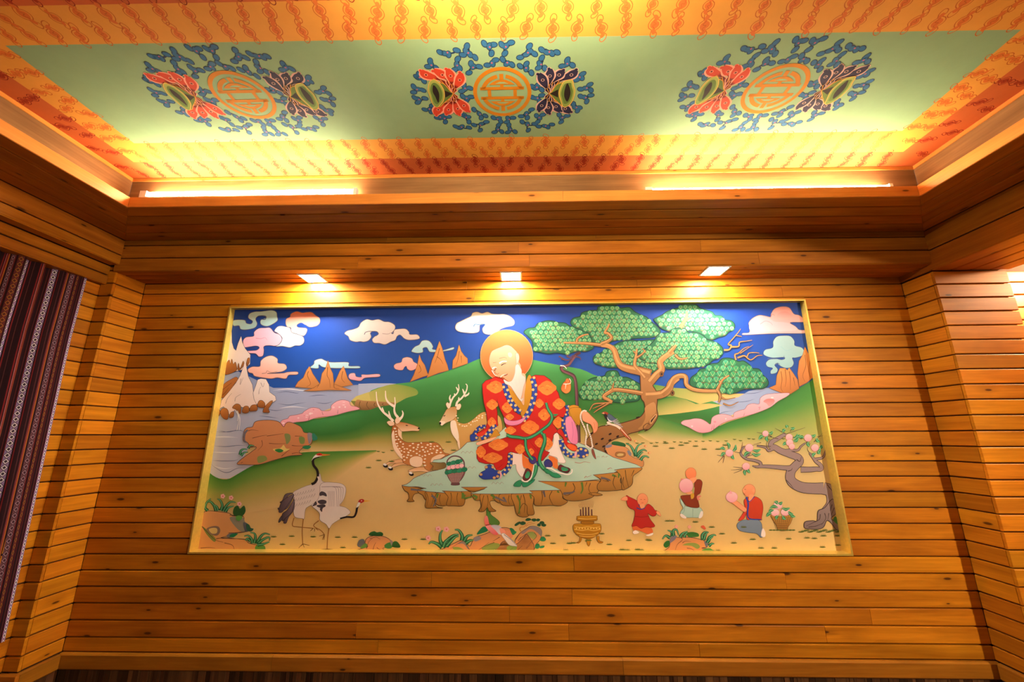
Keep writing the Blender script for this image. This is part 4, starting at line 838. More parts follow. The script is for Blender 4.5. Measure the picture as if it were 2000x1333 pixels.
a = Art(cv); cv.coat += 2
WD, WL, WO = '#96683a', '#b98550', '#4a2c16'
def limb(q, w0, w1, f='F'):
    p = pts(f, q); a.line(p, w0 + 1.6, w1 + 1.2, WO)
for L_ in (0, 1):
    for (f, q, w0, w1) in (('F', '1290 720 1180 690 1080 670 1010 640 975 580 950 500 900 460 830 450', 17, 7), ('F', '830 450 700 435 600 430 480 428', 6, 2.5), ('F', '600 430 610 390 660 360 710 350', 4.5, 1.5), ('F', '830 440 890 415 925 380 890 340 860 335 890 290 905 255', 7, 2),
                          ('F', '1240 760 1190 700 1140 640 1150 560 1160 490', 9, 3), ('F', '1150 570 1200 540 1240 500', 4, 1.5), ('F', '1150 530 1125 505', 2.5, 1), ('F', '1240 520 1215 480', 2.5, 1),
                          ('F', '1280 800 1340 730 1390 680 1375 610 1420 560 1500 510', 15, 9), ('G', '130 545 180 490 200 470', 9, 3), ('G', '190 560 225 595 270 600 310 590', 5, 1.5), 
                          ('F', '1250 920 1380 910 1450 870 1480 800 1540 750', 16, 12), ('G', '60 940 130 880 170 800 230 765 290 775 300 850 370 895 480 910 590 910', 12, 5), ('G', '590 910 620 850 650 800 710 760', 6, 2), ('G', '600 905 625 960 610 1020', 6, 2.5), ('G', '615 810 630 840', 3, 2),
                          
                          ('F', '1220 900 1100 880 960 865 900 890 850 930 900 960 930 980', 8, 5), ('F', '930 870 945 800', 4, 1.2), ('F', '930 985 850 990 760 1000 720 1060', 3.4, 1), ('F', '900 990 800 1050 760 1080', 3, 1), ('F', '860 995 750 1040', 2, .8)):
        p = pts(f, q)
        if L_ == 0: a.line(p, w0 + 2.2, w1 + 1.3, WO)
        else: a.line(p, w0, w1, WD, col2=WL); a.line([(x - w0 * .12, y - w0 * .18) for x, y in p], w0 * .32, w1 * .3, '#c8935c')
    tr = 'F;1195 730 1215 800 1225 880 1240 960 1235 1040 1230 1090 1160 1125 1050 1150 980 1180 850 1200 780 1240 740 1290|R;190 640 260 560 380 500 500 480 620 470 800 440 960 400'
    if L_ == 0:
        trunk = pts('R', '130 800 200 690 300 580 400 510 540 490 700 470 860 430 1000 390 1130 340 1200 270 1235 180 1215 60 1160 -40') + pts('F', '1190 740 1180 690 1240 690 1290 760 1310 830 1340 880 1350 960 1345 1040 1355 1110 1320 1180 1275 1230 1230 1250') + pts('R', '1290 570 1200 570 1080 610 960 640 860 690 740 720 640 760 540 820 490 900 480 960 540 1010 420 970 280 910 150 850')
        a.poly(trunk, '#a87444', '#8a5c30', (.3, 1), out=WO, ow=1.6)
a.poly(pts('R', '1230 170 1300 100 1400 60 1440 160 1430 260 1380 300 1300 420 1230 540 1100 560 1180 480 1240 340'), '#b98552', '#a8763f', (0, 1))
a.poly(pts('R', '1330 400 1380 340 1430 285 1445 310 1400 380 1345 455'), '#3a1f16', out='#c08e5c', ow=2.2)
a.line(pts('R', '1290 570 1210 560 1210 500 1280 450 1320 480'), 1.8, .8, WO); a.line(pts('R', '1070 350 1130 330'), 3.5, 2, '#2c1a10')
for x, y, s_ in ((1390, 720, .8), (1490, 895, .8)): a.blob(1000 + x / 4.759, 580 + y / 4.759, 4, 5, '#7a4f2a', out=WO, n=10); a.blob(1000 + x / 4.759, 580 + y / 4.759, 1.8, 2.6, '#2c1810', n=8)
for x, y in ((330, 835), (440, 740), (585, 650), (725, 695), (580, 765), (465, 880), (240, 640), (510, 960)): a.blob(1130 + x / 9.519, 780 + y / 9.519, 3.4, 1.9, '#2a1710', rot=-.5, n=8)
pine = mpart(a, 'painted_pine', 'great twisted pine with brown trunk and green crowns')
for (a2, _p), lb in zip(foliage, labels): mpart(a2, 'painted_foliage', lb, pine)
TW = (('G', '240 300 265 260 300 200 300 140', 8, 2.5), ('G', '280 240 320 215 350 210', 3.5, 1), ('G', '640 970 680 990 770 975', 2.4, .8), ('G', '650 1030 720 1050 800 1015', 2.4, .8), ('G', '660 515 710 510 730 470 700 460 750 400 800 340 820 310', 3.2, .7), ('G', '730 485 800 480 810 440 870 430 930 420', 3, .7), ('G', '780 375 830 385', 1.6, .6), ('G', '775 610 765 560 800 545 850 500 900 480', 3, .7), ('G', '790 590 850 570 880 580 900 545 960 540 1000 545', 3, .7), ('G', '875 585 920 610 980 570 1030 565', 2.4, .7), ('G', '815 548 870 510 940 465', 1.6, .6))
for (u, v, lb) in ((0, 2, 'forked limb in the top right crown'), (2, 3, 'short twig over the stream'), (3, 4, 'lower twig over the stream'), (4, 7, 'bare reddish twigs under the pink cloud bank'), (7, 11, 'bare reddish twigs above the lowest crown')):
    a = Art(cv)
    for L_ in (0, 1):
        for (f, q, w0, w1) in TW[u:v]:
            p = pts(f, q); a.line(p, w0 + (1.2 if L_ == 0 else 0), w1 + (.7 if L_ == 0 else 0), WO if L_ == 0 else WL)
    mpart(a, 'painted_twig', lb, pine)
# magpie-like bird on the trunk
cv.coat += 1; a = Art(cv)
a.poly(pts('R', '430 262 470 235 520 240 560 275 540 300 500 290 470 285'), '#9a3a24'); a.poly(pts('R', '425 265 470 250 480 275'), '#e8b088', sm=False); a.poly(pts('R', '470 285 520 285 540 360 560 420 530 400 490 350'), '#1f1d20')
a.poly(pts('R', '540 280 600 290 660 340 710 380 660 420 590 420 540 350'), '#4d5d72', out='#2a3038'); a.poly(pts('R', '530 330 560 380 620 410 640 420 590 430 545 390'), '#d6d4da')
for q in ('620 420 720 370', '640 430 740 400', '660 450 760 430', '690 460 790 470', '720 470 820 520'): a.line(pts('R', q), 2.2, 1.2, '#cfc2c8', sm=False); a.line(pts('R', q), .8, .5, '#3a3f4c', sm=False)
a.poly(pts('R', '520 440 550 415 600 450 680 470 760 510 810 560 770 570 700 520 620 490 560 475'), '#f0d0bd'); a.poly(pts('R', '770 560 820 560 900 650 975 740 970 780 920 740 850 680'), '#b8502c', '#8c3a20', (1, 1)); a.line(pts('R', '790 560 880 660 960 750'), 1.8, .8, '#ecc9a8'); a.line(pts('R', '830 640 900 720'), 1.2, .6, '#e0582c')
a.line(pts('R', '500 485 560 470'), 1.4, .8, '#ead6c0')
mpart(a, 'painted_bird', 'small long-tailed bird perched on the pine trunk')
# --- stone seat under the old man ----------------------------------------
cv.coat = BASE + 130; a = Art(cv)
def column(frm, q, c1='#c58a3e', c2='#9a6a2c'): a.poly(pts(frm, q), c1, c2, (0, 1), out='#3f2c16', ow=1.0)
for q in ('620 285 660 290 800 310 900 340 830 360 800 375 760 390 740 440 760 470 680 470 700 430 690 370 650 345', '800 330 900 335 930 400 890 450 860 400 810 370', '890 360 1010 370 1030 440 990 470 1020 530 1090 545 1000 545 890 540 900 440', '1020 375 1140 375 1150 500 1060 520 1000 480', '1110 350 1320 360 1330 510 1210 520 1130 510 1150 420', '1310 340 1420 370 1400 420 1330 440', '1290 305 1340 330 1430 355 1480 350 1590 305', '1420 380 1560 385 1560 440 1480 460 1440 430', '1520 385 1680 380 1700 450 1630 470 1650 540 1700 580 1620 585 1600 540 1560 585 1500 580 1530 520', '1660 390 1780 385 1760 480 1700 470', '1740 390 1900 390 1930 500 1860 520 1760 500', '1900 380 2080 380 2080 630 1940 625 1960 500'): column('I', q)
for q in ('0 380 230 375 250 440 240 520 255 615 180 620 170 520 120 500 60 620 30 520', '190 345 560 340 580 430 640 470 560 520 460 515 350 520 260 510 250 420', '310 235 440 225 580 235 760 240 1000 235 1000 330 960 390 880 440 720 465 600 440 560 350 460 300', '930 160 1060 150 1270 140 1240 230 1280 320 1180 345 1000 345 980 280 1020 220', '1180 100 1300 90 1490 85 1440 140 1390 180 1380 270 1320 320 1260 330 1250 180', '880 380 960 370 1040 395 960 405'): column('J', q)
for q in ('900 370 920 440 900 535', '960 380 980 440 950 530', '1180 370 1190 430 1170 515', '1260 370 1250 440 1270 515', '1060 390 1050 450 1070 515', '1560 400 1540 480 1530 580', '1600 400 1610 470 1590 560', '1850 400 1840 460 1860 510', '1990 400 1970 500 1975 620'): a.line(pts('I', q), 1.3, .5, '#5a4420')
for q in ('1340 390 1330 430 1420 420', '1030 380 1020 430', '1640 390 1680 420 1660 440', '1320 370 1310 440', '1430 400 1480 420 1450 450'): a.line(pts('I', q), 5.0, 2.5, '#5f7f34')
for q in ('960 400 1010 450 980 530', '1690 420 1800 470', '720 330 860 345', '1780 420 1820 480'): a.line(pts('I', q), 4.5, 2, '#6a6468')
for q in ('60 400 90 480 80 610', '210 390 220 440', '800 250 810 330 790 380', '620 250 610 300', '520 350 540 370', '1230 150 1220 200', '1150 165 1200 185'): a.line(pts('J', q), 4.6, 2.2, '#5c7a30')
for q in ('340 350 350 430 330 510', '460 350 430 420 470 510', '700 260 720 330 640 400 580 380', '900 260 880 330 920 400', '1060 210 1110 240 1040 230', '1180 170 1160 260 1190 330', '1300 110 1310 200 1340 310', '1400 110 1370 180', '1280 190 1270 260 1290 320', '130 390 150 480 140 600', '860 250 840 300'): a.line(pts('J', q), 1.4, .6, '#4d3a1c')
for q in ('590 380 680 370 720 350', '1020 200 1080 210 1130 230', '360 350 380 420'): a.line(pts('J', q), 5, 2.5, '#695c5c')
mpart(a, 'painted_rock', 'ochre stone legs under the pale green slab')
a = Art(cv)
# mossy boulder and fern right of the slab
a.poly(pts('R', '490 880 560 830 640 850 760 870 860 890 940 950 970 1050 1050 1100 1180 1130 1210 1180 1200 1245 1150 1260 1000 1200 800 1130 600 1080 520 980'), '#d4905c', '#c98a50', (0, 1), out='#4d3a3c'); a.poly(pts('R', '495 880 540 850 620 850 600 890 520 910'), '#7a7a90'); a.poly(pts('R', '610 830 630 795 700 785 780 800 860 830 870 880 800 880 700 860 640 850'), '#2c6a32', '#1f5530'); a.poly(pts('R', '900 960 940 960 980 1010 960 1060 920 1020'), '#7a8090')
a.poly(pts('R', '680 1040 700 990 780 985 860 1000 860 1060 780 1085 710 1070'), '#a0703c', out='#6a4030'); a.poly(pts('R', '710 1035 760 1010 830 1020 820 1050 740 1060'), '#d0b070')
plant(a, 'R', ['1060 1060 1020 960 960 860 880 830', '1070 1060 1060 960 1110 860 1180 830', '1080 1070 1130 980 1210 940 1270 970', '1150 1140 1190 1080 1250 1060 1310 1090', '1090 1080 1150 1010 1200 985'], 5)
for x, y in ((1055, 780), (1240, 875), (1310, 1000)): a.blob(1130 + x / 9.519, 780 + y / 9.519, 3, 2.2, '#e08a50', n=8); a.blob(1130 + x / 9.519 + 1, 780 + y / 9.519, 1.1, 1.1, '#f6d8a8', n=8)
mpart(a, 'painted_rock', 'small boulder with fern leaves beside the slab')
a = Art(cv)
slab = pts('D', '475 935 520 925 560 900 600 860 640 840 760 790 860 770 940 745 930 690 880 690 800 685 820 660 900 650 960 620 1040 580 1110 540 1180 470 1240 460 1330 455 1500 390 1600 300') + pts('R', '0 810 140 870 280 915 480 990 640 1080 900 1160 1080 1220 1170 1275 1000 1280 800 1295 660 1320 720 1333') + pts('J', '1170 140 930 165 1010 215 760 240 580 242 300 235 460 290 560 340 200 345 240 375 0 382') + pts('I', '1900 380 1700 385 1400 380 1560 330 1600 305 1300 305 1380 350 1290 355 1080 348 1120 372 900 355 830 335 900 320 800 300 700 300 625 290')
a.poly(slab, '#bcd8c4', '#a9cdbb', (0, 1), sm=False, out='#6f5a58', ow=1.0)
a.poly(pts('D', '780 690 880 690 940 690 950 740 880 765 800 770 815 730'), '#a08048', '#6f5c34', (1, 0), out='#4a3c22'); 
for x, y in ((1180, 580), (1210, 745), (730, 830), (850, 930), (1510, 915)):
    for s_ in (-1, 0, 1): a.line(pts('D', '%f %f %f %f %f %f' % (x + s_ * 45 - 20, y + 8, x + s_ * 45, y - 14, x + s_ * 45 + 22, y + 6)), .8, .4, '#a8897c')
for q in ('720 20 780 30 830 15 900 25', '830 200 850 180 860 190 910 170', '1095 100 1130 85 1150 95'): a.line(pts('J', q), 1.6, .7, '#b08a7a')
for q in ('340 1060 350 1090', '370 1060 380 1085', '430 1080 460 1060 480 1085', '500 1080 540 1060'): a.line(pts('R', q), 1.0, .5, '#b08a7a')
mpart(a, 'painted_slab', 'pale green flat slab the old man sits on')
# flower basket on the slab
a = Art(cv)
a.line(pts('D', '960 700 970 660 1010 625 1060 618 1110 635 1145 680 1150 740'), 2.6, 2.6, '#6a4a52')
a.poly(pts('D', '945 770 1000 760 1100 755 1160 765 1150 820 1120 870 1095 900 1095 930 1010 932 1010 905 980 860'), '#8a5a5a', '#6d4548', (0, 1), out='#4a2c30')
cv.coat += 1
for k in range(9): x = 965 + k * 22; a.line(pts('D', '%f 775 %f 905' % (x, 1050 + (x - 1050) * .45)), .55, .45, '#c9a29a', sm=False, lvl=cv.coat)
for k in range(8): y = 790 + k * 15; w = 95 - k * 7; a.line(pts('D', '%f %f %f %f' % (1050 - w, y, 1050 + w, y)), .55, .55, '#c9a29a', sm=False, lvl=cv.coat + .5)
cv.coat += 1
for x, y, rx, ry, c in ((985, 745, 5, 4, '#f3a8b2'), (1030, 735, 6, 4.5, '#f5b8c0'), (1080, 730, 6, 4.5, '#f3a8b2'), (1120, 722, 5, 4, '#f5bcc4'), (985, 700, 5.5, 3.5, '#1f7a58'), (1030, 690, 6, 4, '#2a8a68'), (1080, 680, 6, 4.5, '#1f7a58'), (1110, 670, 4, 3.2, '#2a8a68'), (965, 795, 5, 4.5, '#1f7a58'), (1000, 785, 6, 4, '#2a8a68'), (1050, 780, 7, 4, '#1f7a58'), (1100, 775, 7, 4, '#2a8a68'), (1150, 765, 6, 4.5, '#1f7a58')): a.blob(700 + x / 5.553, 780 + y / 5.553, rx, ry, c, rot=-.3, n=10, out='#2c4a40', ow=.5)
mpart(a, 'painted_basket', 'dark wicker basket of pink peaches on the slab')
LATE = []
# --- staff with gourd ----------------------------------------------------
BASE2 = cv.coat
a = Art(cv)
a.line(pts('E', '905 960 900 800 890 680 885 560 870 460 830 430 780 410 770 380 820 370 850 330 880 290 915 270'), 6.4, 5.6, '#4a2c34'); a.line(pts('E', '903 960 898 800 888 680 882 560 868 465 830 436 785 415 775 385 825 365 855 330 880 295'), 3.6, 3.6, '#6e4750')
for q in ('770 320 820 330 860 310', '810 300 840 310 860 290', '860 300 910 310 920 330', '750 300 800 325'): a.line(pts('E', q), 3, 1.2, '#5c3a44')
a.poly(pts('E', '770 560 775 520 800 490 830 480 842 520 838 565 805 585'), '#c9602e', '#e08a48', (1, 1), out='#7a3a1c'); a.poly(pts('E', '800 490 812 470 830 478 832 500 815 508'), '#cf7038', out='#7a3a1c'); a.line(pts('E', '785 512 815 512 840 508'), 1.6, 1, '#f2e6d6'); a.line(pts('E', '805 515 800 550'), 1.4, .6, '#f2e6d6'); a.line(pts('E', '830 470 842 490 838 510'), 1.3, 1, '#f0e2c8'); a.line(pts('E', '762 372 790 375 810 395'), 2, 1.2, '#f0e2d8')
LATE.append((a, 'painted_staff', 'dark gnarled staff with a hanging gourd'))
# --- the old man --------------------------------------------------------
def medal(a, x, y, rx, ry, f='T'):
    ox, oy, k = FR[f]; x = ox + x / k; y = oy + y / k; rx /= k; ry /= k
    p = []
    for i in range(20):
        t = 2 * math.pi * i / 20; r = 1.0 - .22 * abs(math.sin(t)) + (.06 if i % 2 else -.03)
        p.append((x + rx * r * math.cos(t), y + ry * (1.1 - .22 * abs(math.cos(t))) * math.sin(t) * 1.0))
    a.poly(p, '#e2702c', '#ea8a3a', (0, 1), sm=True, n=2); cv.coat += 1; lv = cv.coat; r_ = random.Random(int(x * 7 + y))
    for i in range(10):
        t = r_.uniform(0, 6.28); q = r_.uniform(.2, .72); cx, cy = x + rx * q * math.cos(t), y + ry * q * math.sin(t)
        a.line([(cx - rx * .12, cy), (cx, cy - ry * .14), (cx + rx * .12, cy + ry * .05)], .8, .4, '#c23a1c' if i % 2 else '#f4b04c', sm=False, lvl=lv + i * .05)
    cv.coat += 1
a = Art(cv)
a.poly([(989.5 + 51 * math.cos(2 * math.pi * k / 40), 695.5 + 50.5 * math.sin(2 * math.pi * k / 40)) for k in range(40)], '#d88a48', '#d2521f', (.2, 1), sm=False, out='#dd9a70', ow=1.0)
LATE.append((a, 'painted_halo', 'round orange halo'))
RED, RD2, RO = '#c8241c', '#c0201a', '#5f1410'
a = Art(cv)
# under-robe, hands and legs first
a.poly(pts('L', '610 345 770 350 775 480 790 570 810 590 810 660 770 710 720 670 680 590 670 520 610 520'), '#f0d6cc', '#f3e2d8', (0, 1), out='#b98f86', ow=.8)
a.poly(pts('L', '1240 60 1290 45 1320 90 1335 200 1350 310 1400 430 1420 470 1400 500 1310 490 1290 420 1200 390 1140 350 1160 310 1210 260 1240 160'), '#f1dcd2', '#f4e6de', (0, 1), out='#b98f86', ow=.8)
a.poly(pts('L', '770 350 810 400 860 440 940 520 940 560 910 640 870 600 820 580 775 530'), '#e5702c', '#e8803c'); a.poly(pts('L', '1160 400 1220 400 1290 440 1300 500 1310 580 1240 570 1200 480'), '#e5702c', '#e8803c')
LATE.append((a, 'painted_undergarment', 'white hose and orange lining under the robe'))
a = Art(cv)
robe = pts('T', '330 170 420 130 520 180 560 270 700 700 800 760 960 560 960 140 1050 110 1190 120 1290 190 1360 310 1420 400 1460 540 1540 650 1560 760 1510 800 1430 790 1340 800 1330 900 1400 1000 1440 1050 1400 1040 1360 1060 1340 1090 1320 1200 1260 1280 1200 1333') + pts('L', '1180 340 1140 390 1110 420 1080 460 1010 480 960 470 900 420 860 420 800 380 770 350 690 355 600 330 560 350 550 400 560 480 520 560 450 610 380 600 340 520 300 510 220 510 120 480 90 430 85 330 100 260 180 220 330 170 480 130 540 110') + pts('T', '580 1080 580 980 545 870 540 800 490 700 450 600 425 520 410 600 430 720 430 850 440 930 380 960 310 1000 200 1080 110 1090 90 1060 160 1020 240 960 270 880 250 720 210 560 190 400 185 260 240 200')
a.poly(robe, RED, RD2, (0, 1), sm=False, out=RO, ow=1.1)
a.poly(pts('L', '1290 30 1330 70 1380 120 1400 200 1450 270 1530 320 1590 310 1590 250 1540 215 1450 190 1440 120 1400 60 1370 10 1330 -20'), RED, out=RO); a.poly(pts('L', '1440 230 1500 215 1580 260 1570 310 1490 295'), '#e8602c')
# open sleeves and folds
for q in ('425 480 440 600 500 720', '1215 480 1230 640 1300 740', '1290 190 1330 330 1330 420', '330 170 300 260 310 360', '700 980 800 900 900 860', '600 1000 580 1080'): a.line(pts('T', q), 1.2, .4, '#8c1612', taper=True)
for q in ('330 180 400 260 560 330', '800 170 720 260 620 330', '880 180 960 270 1010 330', '140 460 240 440 330 500', '360 590 430 560 520 470', '1040 130 1000 240 1010 380'): a.line(pts('L', q), 1.2, .4, '#8c1612', taper=True)
for x, y, rx, ry in ((400, 305, 150, 95), (1235, 320, 155, 110), (345, 590, 95, 80), (590, 640, 90, 85), (1430, 580, 105, 85), (1190, 755, 100, 90), (960, 960, 150, 105), (640, 1010, 95, 60), (1420, 880, 90, 90), (630, 790, 70, 50), (340, 880, 70, 80), (1110, 570, 75, 70)): medal(a, x, y, rx, ry)
for x, y, rx, ry in ((410, 225, 150, 85), (325, 420, 150, 75), (150, 330, 75, 85), (740, 290, 80, 70), (1140, 210, 90, 90), (1030, 190, 75, 70), (900, 330, 50, 50)): medal(a, x, y, rx, ry, 'L')
old_man = mpart(a, 'painted_old_man', 'old man in a red robe with orange medallions')
for (a2, nm, lb) in LATE: mpart(a2, nm, lb, old_man)
a = Art(cv)
BL, GD = '#2b459c', '#d9b878'
def trim(f, q, w, dots, e='#241e46'):
    p = pts(f, q); a.line(p, w + 1.6, w + 1.4, e); a.line(p, w, w, BL); s = smooth_open(p); m = len(s); cv.coat += 1
    for k in range(dots):
        i = int((k + .5) / dots * (m - 1)); j = min(m - 1, i + 1); dx, dy = s[j][0] - s[max(0, i - 1)][0], s[j][1] - s[max(0, i - 1)][1]; L = math.hypot(dx, dy) or 1; sg = 1 if k % 2 else -1
        a.blob(s[i][0] - dy / L * w * .34 * sg, s[i][1] + dx / L * w * .34 * sg, w * .3, w * .3, GD, n=8, lvl=cv.coat)
# golden inner collar, white beard, chest
a.poly(pts('T', '560 250 640 300 720 400 800 520 860 600 870 400 900 200 940 110 980 140 990 300 980 500 940 650 880 760 820 780 800 700 720 600 640 440 580 340'), '#c98c28', '#b9801e', (0, 1), out='#6d4612')
a.poly(pts('T', '590 280 640 220 720 180 800 90 880 100 890 260 870 420 860 600 800 520 720 400'), '#e09a6c', '#e2ac88', (1, 0))
trim('T', '545 240 570 360 610 470 660 560 720 640 800 720', 9, 11); trim('T', '1000 160 1030 280 1030 420 1000 560 950 700 890 790 840 850', 9, 13)
a.poly(pts('T', '540 800 600 840 680 855 780 840 860 800 900 770 860 850 780 910 680 930 600 920 550 880'), '#e88fb4', '#dd7fa8', (0, 1), out='#8f4a6c', ow=.8)
mpart(a, 'painted_collar', 'golden collar with blue flowered border and pink lining', old_man); a = Art(cv)
trim('L', '590 360 590 440 580 530 540 600 470 670', 8, 9); a.poly(pts('L', '120 690 150 640 220 600 210 560 280 520 330 560 350 600 420 620 440 660 420 720 380 740 300 740 200 745 150 720'), BL, '#2a3f9a', (0, 1), out='#20204c'); 
for x, y in ((150, 670), (350, 720), (420, 640), (330, 560), (230, 560), (400, 700)): a.blob(920 + x / 7.692, 840 + y / 7.692, 3.2, 2.8, '#c9a06c', n=9, out='#7a4a3c', ow=.5)
a.poly(pts('L', '430 620 460 650 455 720 435 740 440 690'), '#e8a8b4')
mpart(a, 'painted_hem', 'blue flowered hem over the left knee', old_man); a = Art(cv)
# left sleeve end with hand on the slab
trim('T', '20 1130 80 1030 150 960 240 945', 6, 6); trim('T', '160 1130 240 1100 310 1040 360 970 420 950', 9, 8); a.poly(pts('T', '-10 1090 40 1070 100 1090 120 1140 80 1170 0 1180'), BL, out='#20204c'); a.blob(920 + 90 / 8.33, 720 + 1130 / 8.33, 2.4, 2.4, GD, n=8)
a.poly(pts('T', '90 1070 200 1030 260 1000 220 1080 130 1110'), '#dc3c22'); a.poly(pts('T', '330 1090 400 990 460 1060 470 1090 400 1110 300 1150'), '#c98c28', out='#7a5414'); a.poly(pts('T', '90 1210 200 1170 300 1140 420 1110 380 1150 260 1210 120 1250'), '#f0ad84', '#f3bc98', out='#b5744f', ow=.6)
mpart(a, 'painted_cuff', 'blue cuff and hand resting on the slab', old_man); a = Art(cv)
# right sleeve
trim('T', '1560 600 1580 700 1550 780 1500 880 1520 990 1570 1110', 7, 10); a.poly(pts('T', '1590 640 1640 600 1700 600 1760 640 1750 800 1700 960 1640 1000 1600 820'), '#c98c28', '#b9801e', out='#6d4612'); a.poly(pts('E', '800 790 840 760 880 830 895 900 890 970 840 960 815 900'), '#e88fb4', '#dc7ca6', (1, 0), out='#8f4a6c')
a.line(pts('E', '850 800 860 880 850 950'), .8, .4, '#b05c88'); a.poly(pts('E', '835 700 920 700 915 790 905 830 870 800 840 750'), '#c98c28', '#b07a1e', out='#6d4612')
trim('L', '1350 150 1370 260 1420 340 1480 380 1560 390', 8, 8); a.poly(pts('L', '1580 340 1610 270 1680 265 1740 290 1765 350 1720 410 1640 425 1590 390'), BL, out='#20204c')
for x, y in ((1600, 310), (1720, 310), (1740, 380), (1650, 290), (1690, 400), (1610, 390)): a.blob(920 + x / 7.692, 840 + y / 7.692, 3, 2.6, GD, n=9, out='#7a4a3c', ow=.5)
a.poly(pts('L', '1560 330 1590 330 1580 400 1550 420'), '#e8a8b4')
mpart(a, 'painted_sleeve_border', 'blue, gold and pink lining of the right sleeve', old_man); a = Art(cv)
# robe hem knots at the feet
for q in ('870 420 920 395 970 420 980 480 930 515 880 480', '1100 480 1150 440 1210 480 1220 540 1160 570 1110 550', '985 480 1030 470 1040 530 1000 540'): a.poly(pts('L', q), '#2c3a86', '#4a3578', (1, 1), out='#1c1c44')
mpart(a, 'painted_hem', 'violet knots of the hem between the feet', old_man)
a = Art(cv)
GR, GO = '#2f8a5c', '#154a30'
for q, w0, w1 in (('T;580 1080 650 1110 760 1120 870 1140 970 1120 1080 1060 1170 990 1260 920 1310 840 1310 760 1250 660 1220 560', 5.2, 4), ('T;880 1140 890 1240 900 1333', 4, 4), ('L;820 150 820 230 840 310 880 390 930 450', 4, 4), ('T;1140 1040 1190 1120 1200 1220 1160 1333', 4.4, 4.6), ('L;1090 60 1110 150 1080 260 1040 380 1030 480 1080 570 1150 620', 5.4, 5.4), ('L;980 530 970 610 940 680 900 730 850 770', 6, 6.5)):
    f, t = q.split(';'); p = pts(f, t); a.line(p, w0 + 1.6, w1 + 1.6, GO); a.line(p, w0, w1, GR); a.line(p, w0 * .3, w1 * .3, '#4fae7c')
for q in ('640 830 680 780 740 755 770 780 860 790 950 740 945 770 900 810 840 850 780 852 760 800 740 850 660 850', '1090 590 1160 600 1230 640 1300 660 1350 700 1320 720 1250 715 1200 690 1170 660 1130 650'): a.poly(pts('L', q), GR, '#2a9468', (1, 0), out=GO)
a.poly(pts('T', '1330 740 1420 745 1360 790'), GR, sm=False)
mpart(a, 'painted_sash', 'long green sash', old_man)
a = Art(cv)
for q in ('800 650 840 580 900 620 910 690 880 740 830 770 780 740', '1310 560 1340 520 1400 550 1480 580 1480 620 1440 650 1370 630 1310 600'): a.poly(pts('L', q), '#6a2c30', '#5a2428', out='#2c1214')
for q in ('810 690 850 620 885 650 870 710 830 730', '1360 560 1430 570 1460 600 1420 620 1365 610'): a.poly(pts('L', q), '#2c8a60', '#3fa070')
a.line(pts('L', '760 740 800 775 850 770 900 720 930 620 945 530'), 2.6, 2.0, '#f6ece0'); a.line(pts('L', '1130 570 1200 580 1290 630 1380 660 1460 670 1510 640 1515 590'), 2.8, 2.4, '#f6ece0')
mpart(a, 'painted_shoes', 'green shoes with white soles', old_man)
# head
a = Art(cv)
a.poly(pts('N', '330 460 400 410 500 370 600 330 680 345 750 400 830 490 855 560 845 640 880 710 870 760 830 800 790 900 740 990 660 1010 600 970 540 930 440 920 390 850 340 780 300 700 290 590'), '#dcb892', '#d6946a', (.2, 1), out='#a86a44', ow=.8)
a.poly(pts('N', '640 480 690 470 720 520 690 560 650 540'), '#e2c8ae'); a.poly(pts('N', '780 490 830 490 850 560 835 640 800 690 790 600'), '#dcbca8', out='#b07e5e', ow=.6)
a.poly(pts('N', '780 720 830 690 890 790 900 880 960 930 960 1010 930 1100 900 1250 880 1333') + pts('T', '850 480 830 540 780 500 700 380 640 290 560 250') + pts('N', '560 970 640 1010 700 1000 740 940 770 840'), '#dcd4cc', '#d2c4ba', (1, 0), out='#b09a8e', ow=.6)
for q in ('800 780 790 900 800 1050 860 1250', '850 850 850 1000 890 1200', '700 1020 760 1120 840 1250', '760 960 800 1100'): a.line(pts('N', q), .7, .3, '#d3c4bc')
a.line(pts('N', '480 670 540 635 620 635'), 3, 1.4, '#fdf4ec'); a.line(pts('N', '350 770 390 745 430 750'), 2.6, 1.2, '#fdf4ec'); a.line(pts('N', '515 708 560 682 605 670'), 2.0, .9, '#3a2624'); a.line(pts('N', '378 805 425 772'), 1.8, .8, '#3a2624')
a.line(pts('N', '415 750 398 830 440 872 475 850'), 1.5, .8, '#a05c38'); a.line(pts('N', '570 895 610 885 635 865'), 2.2, 1.0, '#7a2c2c'); a.line(pts('N', '360 660 430 650'), 1.0, .5, '#b87450'); a.line(pts('N', '480 580 570 560 620 580'), 1.0, .5, '#b87a58'); a.line(pts('N', '340 800 390 880 430 910'), 1.8, .8, '#f6e8dc'); a.line(pts('N', '500 930 540 890 600 870'), 1.6, .6, '#f6eadf')
mpart(a, 'painted_head', 'bald bearded head tilted to the left', old_man)
